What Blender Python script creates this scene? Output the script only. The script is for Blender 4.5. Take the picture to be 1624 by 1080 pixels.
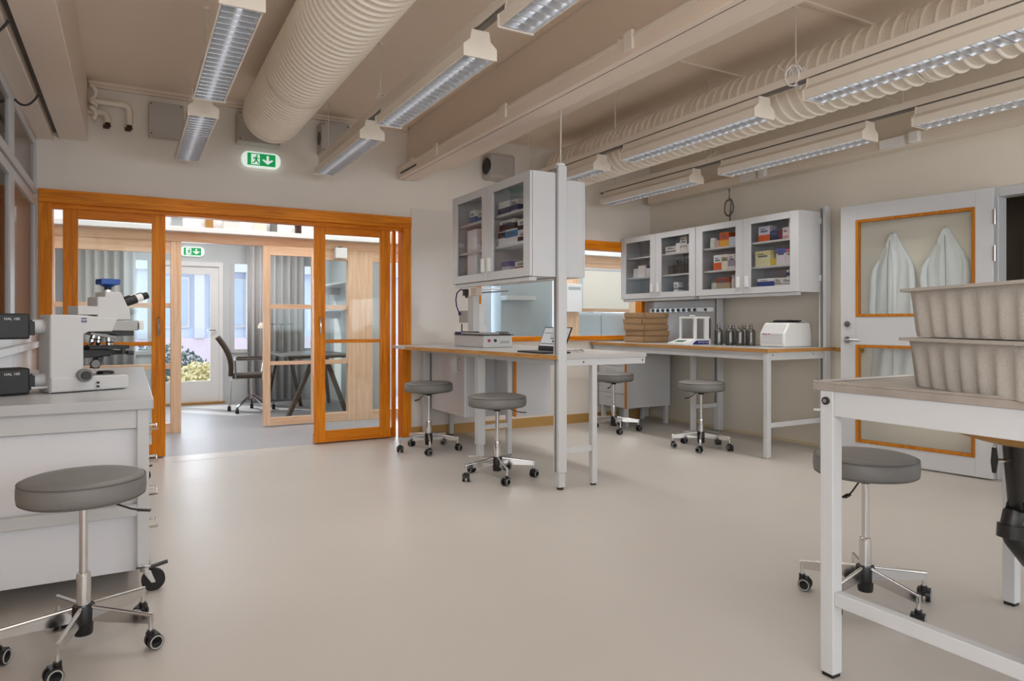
import bpy, bmesh, math, random
from mathutils import Vector, Matrix

random.seed(7)
for o in list(bpy.data.objects):
    bpy.data.objects.remove(o)
SC = bpy.context.scene
COL = SC.collection
PI = math.pi
R = math.radians

# ---------------------------------------------------------------- camera
CAM_H = 1.13
THETA = R(29.27)
cam_d = bpy.data.cameras.new('camera')
cam_d.sensor_width = 36.0
cam_d.lens = 24.0
cam_d.shift_y = -29.0 / 1624.0
cam_d.clip_start = 0.02
cam = bpy.data.objects.new('camera', cam_d)
COL.objects.link(cam)
cam.location = (0, 0, CAM_H)
cam.rotation_euler = (PI / 2, 0, -THETA)
SC.camera = cam

# ---------------------------------------------------------------- world, sun, daylight
W = bpy.data.worlds.new('world')
SC.world = W
W.use_nodes = True
bg = W.node_tree.nodes['Background']
bg.inputs[0].default_value = (0.78, 0.88, 1.0, 1)
bg.inputs[1].default_value = 2.0

def area(name, loc, rot, sx, sy, power, col=(1, 1, 1), spread=PI):
    d = bpy.data.lights.new(name, 'AREA')
    d.shape = 'RECTANGLE'
    d.size, d.size_y, d.energy, d.color = sx, sy, power, col
    d.spread = spread
    o = bpy.data.objects.new(name, d)
    COL.objects.link(o)
    o.location, o.rotation_euler = loc, rot
    return o

sun_d = bpy.data.lights.new('sun', 'SUN')
sun_d.energy = 4.0
sun_d.angle = R(0.6)
sun_d.color = (1.0, 0.93, 0.82)
sun = bpy.data.objects.new('sun', sun_d)
COL.objects.link(sun)
sun.rotation_euler = Vector((0.50, -0.62, -0.78)).to_track_quat('-Z', 'Y').to_euler()

# daylight coming in through the rear windows of the lab, the corridor rooflight, the office windows
area('daylight_rear', (2.5, -2.42, 1.75), (R(90), 0, 0), 5.2, 1.7, 48, (0.96, 0.98, 1.0))
area('daylight_side', (5.40, -0.95, 1.75), (0, R(90), 0), 1.7, 1.9, 9, (0.96, 0.98, 1.0))
area('daylight_left', (-1.02, -1.15, 1.72), (0, R(-90), 0), 1.6, 2.3, 54, (0.96, 0.98, 1.0))
area('daylight_rooflight', (2.9, 7.08, 2.93), (0, 0, 0), 7.6, 0.9, 66, (0.94, 0.97, 1.0))
area('daylight_office', (0.69, 10.27, 1.05), (R(-90), 0, 0), 0.56, 1.45, 10, (0.86, 0.93, 1.0))
area('office_fill_light', (1.0, 9.0, 2.46), (0, 0, 0), 2.0, 0.9, 26, (1.0, 0.98, 0.96))  # added fill under the unseen office ceiling, brightens the curtains and exterior door
area('daylight_side_office', (4.6, 10.16, 1.4), (R(-90), 0, 0), 3.2, 1.4, 110, (0.86, 0.93, 1.0))

SC.view_settings.view_transform = 'Standard'
SC.view_settings.look = 'None'
SC.view_settings.exposure = 0.18
SC.view_settings.gamma = 1.0
SC.view_settings.use_curve_mapping = False
try:
    SC.cycles.use_denoising = True
    SC.cycles.max_bounces = 8
    SC.cycles.diffuse_bounces = 5
    SC.cycles.glossy_bounces = 4
    SC.cycles.transparent_max_bounces = 16
    SC.cycles.caustics_reflective = False
    SC.cycles.caustics_refractive = False
    SC.cycles.sample_clamp_indirect = 6.0
except Exception:
    pass

# ---------------------------------------------------------------- helpers: materials
def lin(c):
    return tuple(((v / 255.0) / 12.92 if v <= 10.31 else (((v / 255.0) + 0.055) / 1.055) ** 2.4) for v in c)

def mat(name, rgb, rough=0.5, metal=0.0, var=0.0, vscale=6.0, bump=0.0, bscale=80.0, spec=None, emit=None, estr=0.0, coat=0.0):
    m = bpy.data.materials.new(name)
    m.use_nodes = True
    nt = m.node_tree
    p = nt.nodes['Principled BSDF']
    c = lin(rgb)
    p.inputs['Base Color'].default_value = (*c, 1)
    p.inputs['Roughness'].default_value = rough
    p.inputs['Metallic'].default_value = metal
    if spec is not None:
        p.inputs['Specular IOR Level'].default_value = spec
    if coat:
        p.inputs['Coat Weight'].default_value = coat
        p.inputs['Coat Roughness'].default_value = 0.15
    tc = None
    if var or bump:
        tc = nt.nodes.new('ShaderNodeTexCoord')
    if var:
        n = nt.nodes.new('ShaderNodeTexNoise')
        n.inputs['Scale'].default_value = vscale
        n.inputs['Detail'].default_value = 5
        nt.links.new(tc.outputs['Object'], n.inputs['Vector'])
        r = nt.nodes.new('ShaderNodeValToRGB')
        r.color_ramp.elements[0].position = 0.3
        r.color_ramp.elements[1].position = 0.7
        r.color_ramp.elements[0].color = (*[max(0, v * (1 - var)) for v in c], 1)
        r.color_ramp.elements[1].color = (*[min(1, v * (1 + var)) for v in c], 1)
        nt.links.new(n.outputs['Fac'], r.inputs['Fac'])
        nt.links.new(r.outputs['Color'], p.inputs['Base Color'])
    if bump:
        n2 = nt.nodes.new('ShaderNodeTexNoise')
        n2.inputs['Scale'].default_value = bscale
        n2.inputs['Detail'].default_value = 3
        nt.links.new(tc.outputs['Object'], n2.inputs['Vector'])
        b = nt.nodes.new('ShaderNodeBump')
        b.inputs['Strength'].default_value = bump
        b.inputs['Distance'].default_value = 0.004
        nt.links.new(n2.outputs['Fac'], b.inputs['Height'])
        nt.links.new(b.outputs['Normal'], p.inputs['Normal'])
    if emit:
        p.inputs['Emission Color'].default_value = (*lin(emit), 1)
        p.inputs['Emission Strength'].default_value = estr
    return m

def wood(name, light, dark, axis, rough=0.42, scale=1.0):
    m = bpy.data.materials.new(name)
    m.use_nodes = True
    nt = m.node_tree
    p = nt.nodes['Principled BSDF']
    p.inputs['Roughness'].default_value = rough
    p.inputs['Specular IOR Level'].default_value = 0.25
    tc = nt.nodes.new('ShaderNodeTexCoord')
    mp = nt.nodes.new('ShaderNodeMapping')
    s = [22.0 * scale] * 3
    s[axis] = 1.3 * scale
    mp.inputs['Scale'].default_value = s
    nt.links.new(tc.outputs['Object'], mp.inputs['Vector'])
    n = nt.nodes.new('ShaderNodeTexNoise')
    n.inputs['Scale'].default_value = 1.6
    n.inputs['Detail'].default_value = 6
    n.inputs['Distortion'].default_value = 1.2
    nt.links.new(mp.outputs['Vector'], n.inputs['Vector'])
    r = nt.nodes.new('ShaderNodeValToRGB')
    r.color_ramp.elements[0].position = 0.32
    r.color_ramp.elements[0].color = (*lin(dark), 1)
    r.color_ramp.elements[1].position = 0.62
    r.color_ramp.elements[1].color = (*lin(light), 1)
    nt.links.new(n.outputs['Fac'], r.inputs['Fac'])
    nt.links.new(r.outputs['Color'], p.inputs['Base Color'])
    return m

def glass(name, tint=(255, 255, 255), refl=0.06, rough=0.02, graz=0.6):
    m = bpy.data.materials.new(name)
    m.use_nodes = True
    nt = m.node_tree
    for n in list(nt.nodes):
        nt.nodes.remove(n)
    out = nt.nodes.new('ShaderNodeOutputMaterial')
    mix = nt.nodes.new('ShaderNodeMixShader')
    t = nt.nodes.new('ShaderNodeBsdfTransparent')
    g = nt.nodes.new('ShaderNodeBsdfGlossy')
    lw = nt.nodes.new('ShaderNodeLayerWeight')
    lw.inputs['Blend'].default_value = 0.5
    pw = nt.nodes.new('ShaderNodeMath')
    pw.operation = 'POWER'
    pw.inputs[1].default_value = 4.5
    nt.links.new(lw.outputs['Facing'], pw.inputs[0])
    fr = nt.nodes.new('ShaderNodeMath')
    fr.operation = 'MULTIPLY_ADD'
    fr.inputs[1].default_value = graz
    fr.inputs[2].default_value = refl * 0.5
    nt.links.new(pw.outputs[0], fr.inputs[0])
    t.inputs['Color'].default_value = (*lin(tint), 1)
    g.inputs['Roughness'].default_value = rough
    g.inputs['Color'].default_value = (0.95, 0.95, 0.95, 1)
    nt.links.new(fr.outputs[0], mix.inputs['Fac'])
    nt.links.new(t.outputs['BSDF'], mix.inputs[1])
    nt.links.new(g.outputs['BSDF'], mix.inputs[2])
    nt.links.new(mix.outputs['Shader'], out.inputs['Surface'])
    return m

M = {}
M['wall'] = mat('wall_paint', (230, 222, 212), 0.6, var=0.025, vscale=1.5)
M['wall_right'] = mat('wall_paint_right', (228, 220, 206), 0.55, var=0.025, vscale=1.5)
M['ceiling'] = mat('ceiling_paint', (236, 220, 202), 0.7, var=0.03, vscale=1.2)
M['beam'] = mat('beam_paint', (232, 216, 200), 0.45, var=0.02, vscale=2)
M['soffit'] = mat('soffit_paint', (226, 212, 198), 0.3, var=0.02, vscale=2)
M['white'] = mat('white_lacquer', (202, 203, 205), 0.35, var=0.012, vscale=4)
M['white_metal'] = mat('white_powder_coat', (204, 205, 206), 0.38, var=0.012, vscale=5)
M['white_gloss'] = mat('white_gloss_panel', (218, 219, 222), 0.16, var=0.012, vscale=2)
M['white_plastic'] = mat('white_plastic', (232, 232, 230), 0.4)
M['cream_metal'] = mat('cream_enamel', (230, 220, 206), 0.4, var=0.02, vscale=4)
M['grey_box'] = mat('grey_enamel', (180, 174, 168), 0.5)
M['silver'] = mat('brushed_aluminium', (228, 230, 233), 0.34, 0.85)
M['chrome'] = mat('chrome', (215, 215, 215), 0.12, 1.0)
M['steel'] = mat('stainless_steel', (188, 180, 172), 0.36, 0.55, var=0.16, vscale=9)
M['black'] = mat('black_plastic', (24, 24, 25), 0.42)
M['black_rubber'] = mat('black_rubber', (30, 30, 30), 0.7)
M['black_pipe'] = mat('black_pipe_plastic', (30, 29, 28), 0.35)
M['dark_grey'] = mat('dark_grey_metal', (58, 58, 58), 0.4, 0.4)
M['mid_grey'] = mat('mid_grey_plastic', (118, 118, 116), 0.45)
M['seat'] = mat('grey_vinyl', (122, 120, 117), 0.5, var=0.05, vscale=14, bump=0.12, bscale=260)
M['seat_seam'] = mat('grey_vinyl_piping', (96, 94, 91), 0.5)
M['desk_dark'] = mat('dark_brown_oak', (82, 72, 62), 0.5, var=0.1, vscale=8)
M['chair_fabric'] = mat('brown_grey_fabric', (78, 68, 60), 0.85, var=0.08, vscale=40, bump=0.2, bscale=200)
M['worktop'] = mat('grey_laminate', (186, 184, 182), 0.32, var=0.03, vscale=6)
M['bench_top'] = mat('pale_grey_laminate', (188, 190, 192), 0.3, var=0.03, vscale=5)
M['cardboard'] = mat('brown_cardboard', (166, 134, 98), 0.8, var=0.05, vscale=10)
M['cardboard_edge'] = mat('cardboard_tape_seam', (120, 92, 62), 0.8)
M['pulp'] = mat('speckled_pulp', (184, 177, 168), 0.8, var=0.07, vscale=190, bump=0.6, bscale=300)
M['coat'] = mat('white_cotton', (228, 230, 230), 0.85, var=0.02, vscale=10, bump=0.25, bscale=60)
M['baseboard'] = mat('ochre_linoleum_skirting', (188, 146, 86), 0.4, var=0.04, vscale=3)
M['blue'] = mat('blue_anodised', (28, 74, 148), 0.3, 0.2)
M['navy'] = mat('navy_print', (38, 38, 110), 0.5)
M['scope_white'] = mat('microscope_enamel', (204, 204, 204), 0.4)
M['scope_grey'] = mat('microscope_grey', (170, 170, 168), 0.4)
M['green_sign'] = mat('exit_green', (0, 140, 76), 0.4, emit=(0, 165, 90), estr=0.42)
M['white_sign'] = mat('exit_white', (240, 250, 245), 0.4, emit=(240, 255, 248), estr=0.42)
M['text_white'] = mat('white_print', (225, 225, 225), 0.6)
M['text_grey'] = mat('grey_print', (120, 122, 126), 0.6)
M['red'] = mat('red_button', (176, 30, 66), 0.4)
M['screen'] = mat('screen_glow', (205, 208, 212), 0.3, emit=(200, 205, 212), estr=0.35)
M['curtain'] = mat('grey_curtain', (196, 194, 194), 0.9, var=0.03, vscale=8)
M['blind'] = mat('beige_blind', (236, 231, 218), 0.8, var=0.02, vscale=4)
M['frost'] = mat('pale_blue_frosted_panel', (222, 232, 242), 0.35)
M['grey_panel'] = mat('grey_blue_panel', (176, 184, 188), 0.35)
M['office_wall'] = mat('office_wall_paint', (206, 210, 212), 0.7)
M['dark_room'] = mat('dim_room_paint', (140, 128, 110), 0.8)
M['ochre'] = mat('ochre_plywood', (176, 130, 66), 0.5, var=0.06, vscale=12)
M['brown'] = mat('rust_brown', (62, 36, 20), 0.8)
M['yellow_wire'] = mat('yellow_cable', (176, 160, 90), 0.6)
M['cable_grey'] = mat('grey_cable', (110, 104, 98), 0.6)
M['cable_cream'] = mat('cream_cable', (210, 202, 190), 0.5)
M['taupe'] = mat('taupe_interior', (222, 204, 192), 0.6, var=0.06, vscale=2)
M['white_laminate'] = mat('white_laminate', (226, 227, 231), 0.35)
M['white_bright'] = mat('bright_white_paint', (238, 238, 238), 0.5)
M['gloss_wall'] = mat('gloss_white_wall_panel', (226, 220, 213), 0.13, var=0.01, vscale=1.5)
M['skirting_pale'] = mat('pale_skirting', (220, 204, 172), 0.5)
M['wood_v'] = wood('orange_pine_upright', (234, 142, 20), (202, 110, 8), 2)
M['wood_h'] = wood('orange_pine_rail', (232, 140, 20), (198, 106, 8), 0)
M['wood_y'] = wood('orange_pine_along', (232, 140, 20), (198, 106, 8), 1)
M['pine_v'] = wood('pale_pine_upright', (238, 206, 176), (224, 182, 144), 2)
M['pine_h'] = wood('pale_pine_rail', (236, 202, 172), (222, 178, 140), 0)
M['edge'] = wood('ochre_edge_band', (196, 148, 90), (172, 122, 66), 1)
M['edge_x'] = wood('ochre_edge_band_across', (196, 148, 90), (172, 122, 66), 0)
M['bead'] = wood('orange_glazing_bead', (196, 124, 36), (168, 100, 22), 2)
M['glass'] = glass('clear_glass', (251, 253, 253), 0.022)
M['glass_cab'] = glass('cabinet_glass', (244, 244, 244), 0.03, graz=0.3)
M['glass_left'] = glass('smoky_glass', (246, 244, 243), 0.08, graz=0.2)
M['glass_bottle'] = glass('bottle_glass', (196, 195, 192), 0.16, graz=1.0)
M['acrylic'] = glass('clear_acrylic', (225, 230, 230), 0.06)
M['facade'] = mat('pale_blue_render', (202, 212, 230), 0.8)
M['facade_pane'] = mat('house_window_pane', (168, 182, 208), 0.3)
M['ground'] = mat('pale_paving', (214, 200, 206), 0.9, var=0.05, vscale=3)
M['leaf_dark'] = mat('dark_green_leaf', (92, 108, 106), 0.7)
M['leaf_yellow'] = mat('yellow_green_leaf', (216, 206, 158), 0.7)

def floor_mat(name, rgb, rough, tint2):
    m = mat(name, rgb, rough, var=0.035, vscale=0.9)
    nt = m.node_tree
    p = nt.nodes['Principled BSDF']
    p.inputs['Specular IOR Level'].default_value = 0.28
    tc = nt.nodes.new('ShaderNodeTexCoord')
    n = nt.nodes.new('ShaderNodeTexNoise')
    n.inputs['Scale'].default_value = 2.2
    n.inputs['Detail'].default_value = 8
    nt.links.new(tc.outputs['Object'], n.inputs['Vector'])
    mr = nt.nodes.new('ShaderNodeMapRange')
    mr.inputs['To Min'].default_value = rough - 0.04
    mr.inputs['To Max'].default_value = rough + 0.06
    nt.links.new(n.outputs['Fac'], mr.inputs['Value'])
    nt.links.new(mr.outputs['Result'], p.inputs['Roughness'])
    return m
M['floor'] = floor_mat('beige_linoleum', (192, 186, 179), 0.36, None)
M['floor_grey'] = floor_mat('grey_linoleum', (160, 160, 163), 0.42, None)

def duct_mat(pitch, r):
    """cream painted steel with rows of small perforations between the ribs (flat print-scale detail)"""
    m = mat('perforated_duct_enamel', (224, 214, 200), 0.38)
    nt = m.node_tree
    p = nt.nodes['Principled BSDF']
    tc = nt.nodes.new('ShaderNodeTexCoord')
    sp = nt.nodes.new('ShaderNodeSeparateXYZ')
    nt.links.new(tc.outputs['Object'], sp.inputs[0])
    def mth(op, a, b=None):
        n = nt.nodes.new('ShaderNodeMath')
        n.operation = op
        for i, v in enumerate((a, b)):
            if v is None:
                continue
            if isinstance(v, (int, float)):
                n.inputs[i].default_value = v
            else:
                nt.links.new(v, n.inputs[i])
        return n.outputs[0]
    ang = mth('MULTIPLY', mth('ARCTAN2', sp.outputs['X'], sp.outputs['Z']), 52 / (2 * PI))
    fa = mth('SUBTRACT', mth('FRACT', mth('ADD', ang, 100)), 0.5)
    fy = mth('SUBTRACT', mth('FRACT', mth('DIVIDE', mth('ADD', sp.outputs['Y'], 100 * pitch), pitch)), 0.37)
    da = mth('MULTIPLY', fa, 2 * PI * r / 52)
    dy = mth('MULTIPLY', fy, pitch)
    dist = mth('SQRT', mth('ADD', mth('MULTIPLY', da, da), mth('MULTIPLY', dy, dy)))
    hole = mth('LESS_THAN', dist, 0.0024)
    mx = nt.nodes.new('ShaderNodeMix')
    mx.data_type = 'RGBA'
    nt.links.new(hole, mx.inputs['Factor'])
    mx.inputs['A'].default_value = (*lin((234, 224, 210)), 1)
    mx.inputs['B'].default_value = (*lin((168, 156, 143)), 1)
    nt.links.new(mx.outputs['Result'], p.inputs['Base Color'])
    return m

# ---------------------------------------------------------------- helpers: geometry
class MB:
    """collects shapes in the frame of one thing (origin o is subtracted)"""
    def __init__(self, o=(0, 0, 0)):
        self.v, self.f, self.o = [], [], Vector(o)

    def add(self, vs, fs):
        b = len(self.v)
        self.v += [tuple(Vector(p) - self.o) for p in vs]
        self.f += [tuple(i + b for i in f) for f in fs]
        return self

    def box(self, x0, x1, y0, y1, z0, z1):
        vs = [(x, y, z) for z in (z0, z1) for y in (y0, y1) for x in (x0, x1)]
        fs = [(0, 2, 3, 1), (4, 5, 7, 6), (0, 1, 5, 4), (2, 6, 7, 3), (0, 4, 6, 2), (1, 3, 7, 5)]
        return self.add(vs, fs)

    def obox(self, c, ax, ay, az, hx, hy, hz):
        """box with centre c, unit axes and half sizes"""
        c, ax, ay, az = Vector(c), Vector(ax).normalized(), Vector(ay).normalized(), Vector(az).normalized()
        vs = [c + ax * hx * i + ay * hy * j + az * hz * k for k in (-1, 1) for j in (-1, 1) for i in (-1, 1)]
        fs = [(0, 2, 3, 1), (4, 5, 7, 6), (0, 1, 5, 4), (2, 6, 7, 3), (0, 4, 6, 2), (1, 3, 7, 5)]
        return self.add(vs, fs)

    def bar(self, p0, p1, w, h, up=(0, 0, 1)):
        p0, p1 = Vector(p0), Vector(p1)
        d = (p1 - p0)
        a = d.normalized()
        s = a.cross(Vector(up))
        if s.length < 1e-5:
            s = a.cross(Vector((1, 0, 0)))
        s.normalize()
        u = s.cross(a)
        return self.obox((p0 + p1) / 2, a, s, u, d.length / 2, w / 2, h / 2)

    def cyl(self, p0, p1, r0, r1=None, n=16, caps=True):
        p0, p1 = Vector(p0), Vector(p1)
        r1 = r0 if r1 is None else r1
        a = (p1 - p0).normalized()
        s = a.orthogonal().normalized()
        t = a.cross(s)
        vs = []
        for p, r in ((p0, r0), (p1, r1)):
            for i in range(n):
                w = 2 * PI * i / n
                vs.append(p + (s * math.cos(w) + t * math.sin(w)) * r)
        fs = [(i, (i + 1) % n, n + (i + 1) % n, n + i) for i in range(n)]
        if caps:
            fs += [tuple(range(n))[::-1], tuple(range(n, 2 * n))]
        return self.add(vs, fs)

    def tube(self, pts, r, n=8, closed=False):
        pts = [Vector(p) for p in pts]
        k = len(pts)
        vs, fs = [], []
        s = None
        for i, p in enumerate(pts):
            a = pts[(i + 1) % k] - p if (closed or i < k - 1) else p - pts[i - 1]
            b = p - pts[i - 1] if (closed or i > 0) else a
            t = (a.normalized() + b.normalized())
            t = t.normalized() if t.length > 1e-6 else a.normalized()
            if s is None:
                s = t.orthogonal().normalized()
            else:
                s = (s - t * s.dot(t))
                s = s.normalized() if s.length > 1e-6 else t.orthogonal().normalized()
            u = t.cross(s)
            rr = r[i] if isinstance(r, (list, tuple)) else r
            for j in range(n):
                w = 2 * PI * j / n
                vs.append(p + (s * math.cos(w) + u * math.sin(w)) * rr)
        m = k if closed else k - 1
        for i in range(m):
            for j in range(n):
                a, b = i * n + j, i * n + (j + 1) % n
                c, d = ((i + 1) % k) * n + (j + 1) % n, ((i + 1) % k) * n + j
                fs.append((a, b, c, d))
        if not closed:
            fs += [tuple(range(n))[::-1], tuple(range((k - 1) * n, k * n))]
        return self.add(vs, fs)

    def lathe(self, prof, c=(0, 0, 0), n=32, axis='z', cap=True):
        """prof: list of (r, h) along the axis"""
        c = Vector(c)
        vs, fs = [], []
        for r, h in prof:
            for j in range(n):
                w = 2 * PI * j / n
                a, b = r * math.cos(w), r * math.sin(w)
                q = (a, b, h) if axis == 'z' else ((a, h, b) if axis == 'y' else (h, a, b))
                vs.append(c + Vector(q))
        k = len(prof)
        for i in range(k - 1):
            for j in range(n):
                fs.append((i * n + j, i * n + (j + 1) % n, (i + 1) * n + (j + 1) % n, (i + 1) * n + j))
        if cap:
            fs += [tuple(range(n))[::-1], tuple(range((k - 1) * n, k * n))]
        return self.add(vs, fs)

    def prism(self, poly, plane, a, b):
        """poly: 2D outline in plane 'xy', 'xz' or 'yz', extruded a..b along the third axis"""
        def q(p, t):
            if plane == 'xy':
                return (p[0], p[1], t)
            if plane == 'xz':
                return (p[0], t, p[1])
            return (t, p[0], p[1])
        n = len(poly)
        vs = [q(p, a) for p in poly] + [q(p, b) for p in poly]
        fs = [(i, (i + 1) % n, n + (i + 1) % n, n + i) for i in range(n)]
        fs += [tuple(range(n))[::-1], tuple(range(n, 2 * n))]
        return self.add(vs, fs)

    def grid(self, fn, nu, nv):
        vs = [fn(i / nu, j / nv) for j in range(nv + 1) for i in range(nu + 1)]
        fs = [(j * (nu + 1) + i, j * (nu + 1) + i + 1, (j + 1) * (nu + 1) + i + 1, (j + 1) * (nu + 1) + i)
              for j in range(nv) for i in range(nu)]
        return self.add(vs, fs)

    def build(self, name, m, parent=None, smooth=True, bevel=0.0, recalc=True, solid=0.0):
        me = bpy.data.meshes.new(name)
        me.from_pydata(self.v, [], self.f)
        if recalc:
            bm = bmesh.new()
            bm.from_mesh(me)
            bmesh.ops.recalc_face_normals(bm, faces=bm.faces)
            bm.to_mesh(me)
            bm.free()
        me.materials.append(M[m] if isinstance(m, str) else m)
        if smooth:
            me.shade_smooth()
            me.set_sharp_from_angle(angle=R(38))
        o = bpy.data.objects.new(name, me)
        COL.objects.link(o)
        if parent is not None:
            o.parent = parent
        if solid:
            md = o.modifiers.new('thickness', 'SOLIDIFY')
            md.thickness = solid
        if bevel:
            md = o.modifiers.new('bevel', 'BEVEL')
            md.width = bevel
            md.segments = 2
            md.limit_method = 'ANGLE'
            md.angle_limit = R(50)
        return o

def tag(o, label=None, cat=None, group=None, kind=None):
    if label:
        o['label'] = label
    if cat:
        o['category'] = cat
    if group:
        o['group'] = group
    if kind:
        o['kind'] = kind
    return o

def thing(name, label, cat, loc=(0, 0, 0), rz=0.0, group=None):
    o = bpy.data.objects.new(name, None)
    o.empty_display_size = 0.1
    COL.objects.link(o)
    o.location, o.rotation_euler = loc, (0, 0, rz)
    return tag(o, label, cat, group)

def struct(name, label=None, loc=(0, 0, 0), rz=0.0):
    o = bpy.data.objects.new(name, None)
    COL.objects.link(o)
    o.location, o.rotation_euler = loc, (0, 0, rz)
    return tag(o, label, None, None, 'structure')

def copy_tree(o, parent=None):
    c = o.copy()
    COL.objects.link(c)
    c.parent = parent
    for ch in list(o.children):
        copy_tree(ch, c)
    return c

def text(name, s, size, m, parent, loc, rot, extrude=0.0004, align='LEFT'):
    cu = bpy.data.curves.new(name, 'FONT')
    cu.body, cu.size, cu.extrude = s, size, extrude
    cu.align_x = align
    cu.align_y = 'CENTER'
    tmp = bpy.data.objects.new(name, cu)
    me = bpy.data.meshes.new_from_object(tmp)
    me.name = name
    me.materials.clear()
    me.materials.append(M[m])
    o = bpy.data.objects.new(name, me)
    COL.objects.link(o)
    bpy.data.objects.remove(tmp)
    bpy.data.curves.remove(cu)
    o.parent = parent
    o.location, o.rotation_euler = loc, rot
    return o

XL, XR, YB, YF, ZC = -0.62, 5.45, 6.34, -2.5, 3.03     # the lab: left, right, back, front (behind the camera), ceiling

# ================================================================ the setting
def sbox(name, m, boxes, label=None, bevel=0.0):
    b = MB()
    for q in boxes:
        b.box(*q)
    o = b.build(name, m, None, smooth=False, bevel=bevel)
    return tag(o, label, None, None, 'structure')

sbox('floor', 'floor', [(-1.15, XR + 0.1, YF - 0.1, YB + 0.07, -0.1, 0.0)], 'beige linoleum laboratory floor with a soft sheen')
sbox('floor_corridor', 'floor_grey', [(-1.8, 7.6, YB + 0.07, 10.4, -0.1, 0.0)], 'blue grey linoleum floor beyond the sliding doors')
sbox('ceiling', 'ceiling', [(-1.15, XR + 0.1, YF - 0.1, YB + 0.1, ZC, ZC + 0.1)], 'taupe painted laboratory ceiling')
sbox('wall_back', 'wall', [
    (-1.15, 2.41, YB, YB + 0.1, 2.15, ZC), (2.41, 3.14, YB, YB + 0.1, 0, ZC), (3.14, XR, YB, YB + 0.1, 2.06, ZC),
    (3.14, XR, YB, YB + 0.1, 0, 0.93), (5.36, XR, YB, YB + 0.1, 0.93, 2.06), (-1.15, XL + 0.014, YB, YB + 0.1, 0, 2.15)],
    'off white back wall above the orange timber doors')
sbox('wall_right', 'wall_right', [
    (XR, XR + 0.1, 2.58, YB + 0.1, 0, ZC), (XR, XR + 0.1, 0.1, 1.62, 0, ZC), (XR, XR + 0.1, 1.62, 2.58, 2.06, ZC),
    (XR, XR + 0.1, YF - 0.1, -1.95, 0, ZC), (XR, XR + 0.1, -1.95, 0.1, 0, 0.9), (XR, XR + 0.1, -1.95, 0.1, 2.6, ZC)],
    'greyish off white wall behind the bottles and coats')
sbox('wall_left', 'taupe', [(-1.15, -1.05, 0.05, YB, 0, ZC), (-1.15, -1.05, YF - 0.1, -2.35, 0, ZC), (-1.15, -1.05, -2.35, 0.05, 0, 0.9), (-1.15, -1.05, -2.35, 0.05, 2.53, ZC)])
w = struct('window_8', 'white framed window in the left wall behind the camera')
MB().box(-1.14, -1.06, -2.35, -2.29, 0.9, 2.53).box(-1.14, -1.06, -0.01, 0.05, 0.9, 2.53).build('window_frame', 'white', w, False)
MB().box(-1.14, -1.06, -2.29, -0.01, 0.9, 0.95).build('sill_rail', 'white', w, False)
sbox('wall_front', 'wall', [
    (-1.05, -0.15, YF - 0.1, YF, 0, ZC), (5.15, XR, YF - 0.1, YF, 0, ZC), (-0.15, 5.15, YF - 0.1, YF, 0, 0.9), (-0.15, 5.15, YF - 0.1, YF, 2.6, ZC)])
w = struct('window_1', 'wide white framed window in the wall behind the camera')
b = MB()
for x in (-0.15, 1.6, 3.35, 5.09):
    b.box(x, x + 0.06, YF - 0.08, YF - 0.02, 0.9, 2.6)
b.build('window_frame', 'white', w, False)
MB().box(-0.15, 5.15, YF - 0.08, YF - 0.02, 0.9, 0.96).build('sill_rail', 'white', w, False)
MB().box(-0.15, 5.15, YF - 0.08, YF - 0.02, 2.54, 2.6).build('head_rail', 'white', w, False)

sbox('baseboard_back', 'baseboard', [(2.41, XR, YB - 0.012, YB, 0, 0.10)], 'ochre skirting strip along the back wall')
sbox('wall_panel_back', 'gloss_wall', [(2.412, 3.138, YB - 0.008, YB, 0.10, 2.25)], 'glossy white wall panel right of the orange door frame')
sbox('baseboard_right', 'skirting_pale', [(XR - 0.012, XR, 2.6, YB, 0, 0.025)], 'thin pale skirting strip along the right wall')
sbox('trim_1', 'beam', [(XL + 0.34, 2.36, YB - 0.03, YB, 2.985, 3.03), (XL + 0.34, 2.36, YB - 0.05, YB, 3.005, 3.03)], 'cornice strip where ceiling meets back wall')
o = sbox('ceiling_beam', 'beam', [(2.38, 2.83, YF, YB, 2.67, ZC)], 'broad painted concrete ceiling beam', bevel=0.006)
sbox('trim_2', 'beam', [(2.83, XR, 3.72, 3.75, ZC - 0.012, ZC), (2.83, XR, 2.66, 2.69, ZC - 0.012, ZC)], 'thin white ceiling joint strips right of the beam')
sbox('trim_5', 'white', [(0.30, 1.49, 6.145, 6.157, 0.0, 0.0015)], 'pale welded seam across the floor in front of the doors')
# boxed soffit over the left cabinets
t = struct('ceiling_soffit', 'boxed soffit along the ceiling above the left glass cabinets')
MB().box(-0.475, -0.285, YF, YB, 2.555, ZC).build('soffit_box', 'soffit', t, False, 0.004)
MB().box(-1.05, -0.51, YF, YB, 2.535, ZC).build('soffit_panel', 'soffit', t, False, 0.004)
MB().box(-0.51, -0.475, YF, YB, 2.60, ZC).build('shadow_gap', 'dark_grey', t, False)

# timber frame of the sliding doors in the back wall
t = struct('trim_3', 'orange timber frame around the sliding glass doors')
MB().box(XL + 0.014, 2.41, YB - 0.03, YB + 0.10, 2.05, 2.155).build('header', 'wood_h', t, False, 0.003)
MB().box(XL + 0.014, 2.41, YB + 0.02, YB + 0.12, 2.02, 2.05).build('track_cover', 'wood_h', t, False, 0.002)
MB().box(XL + 0.014, -0.52, YB - 0.02, YB + 0.14, 0, 2.05).build('jamb', 'wood_v', t, False, 0.003)
MB().box(2.33, 2.41, YB - 0.02, YB + 0.14, 0, 2.05).build('jamb', 'wood_v', t, False, 0.003)
MB().box(2.265, 2.30, YB + 0.11, YB + 0.16, 0, 2.02).build('post', 'wood_v', t, False, 0.003)

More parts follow.
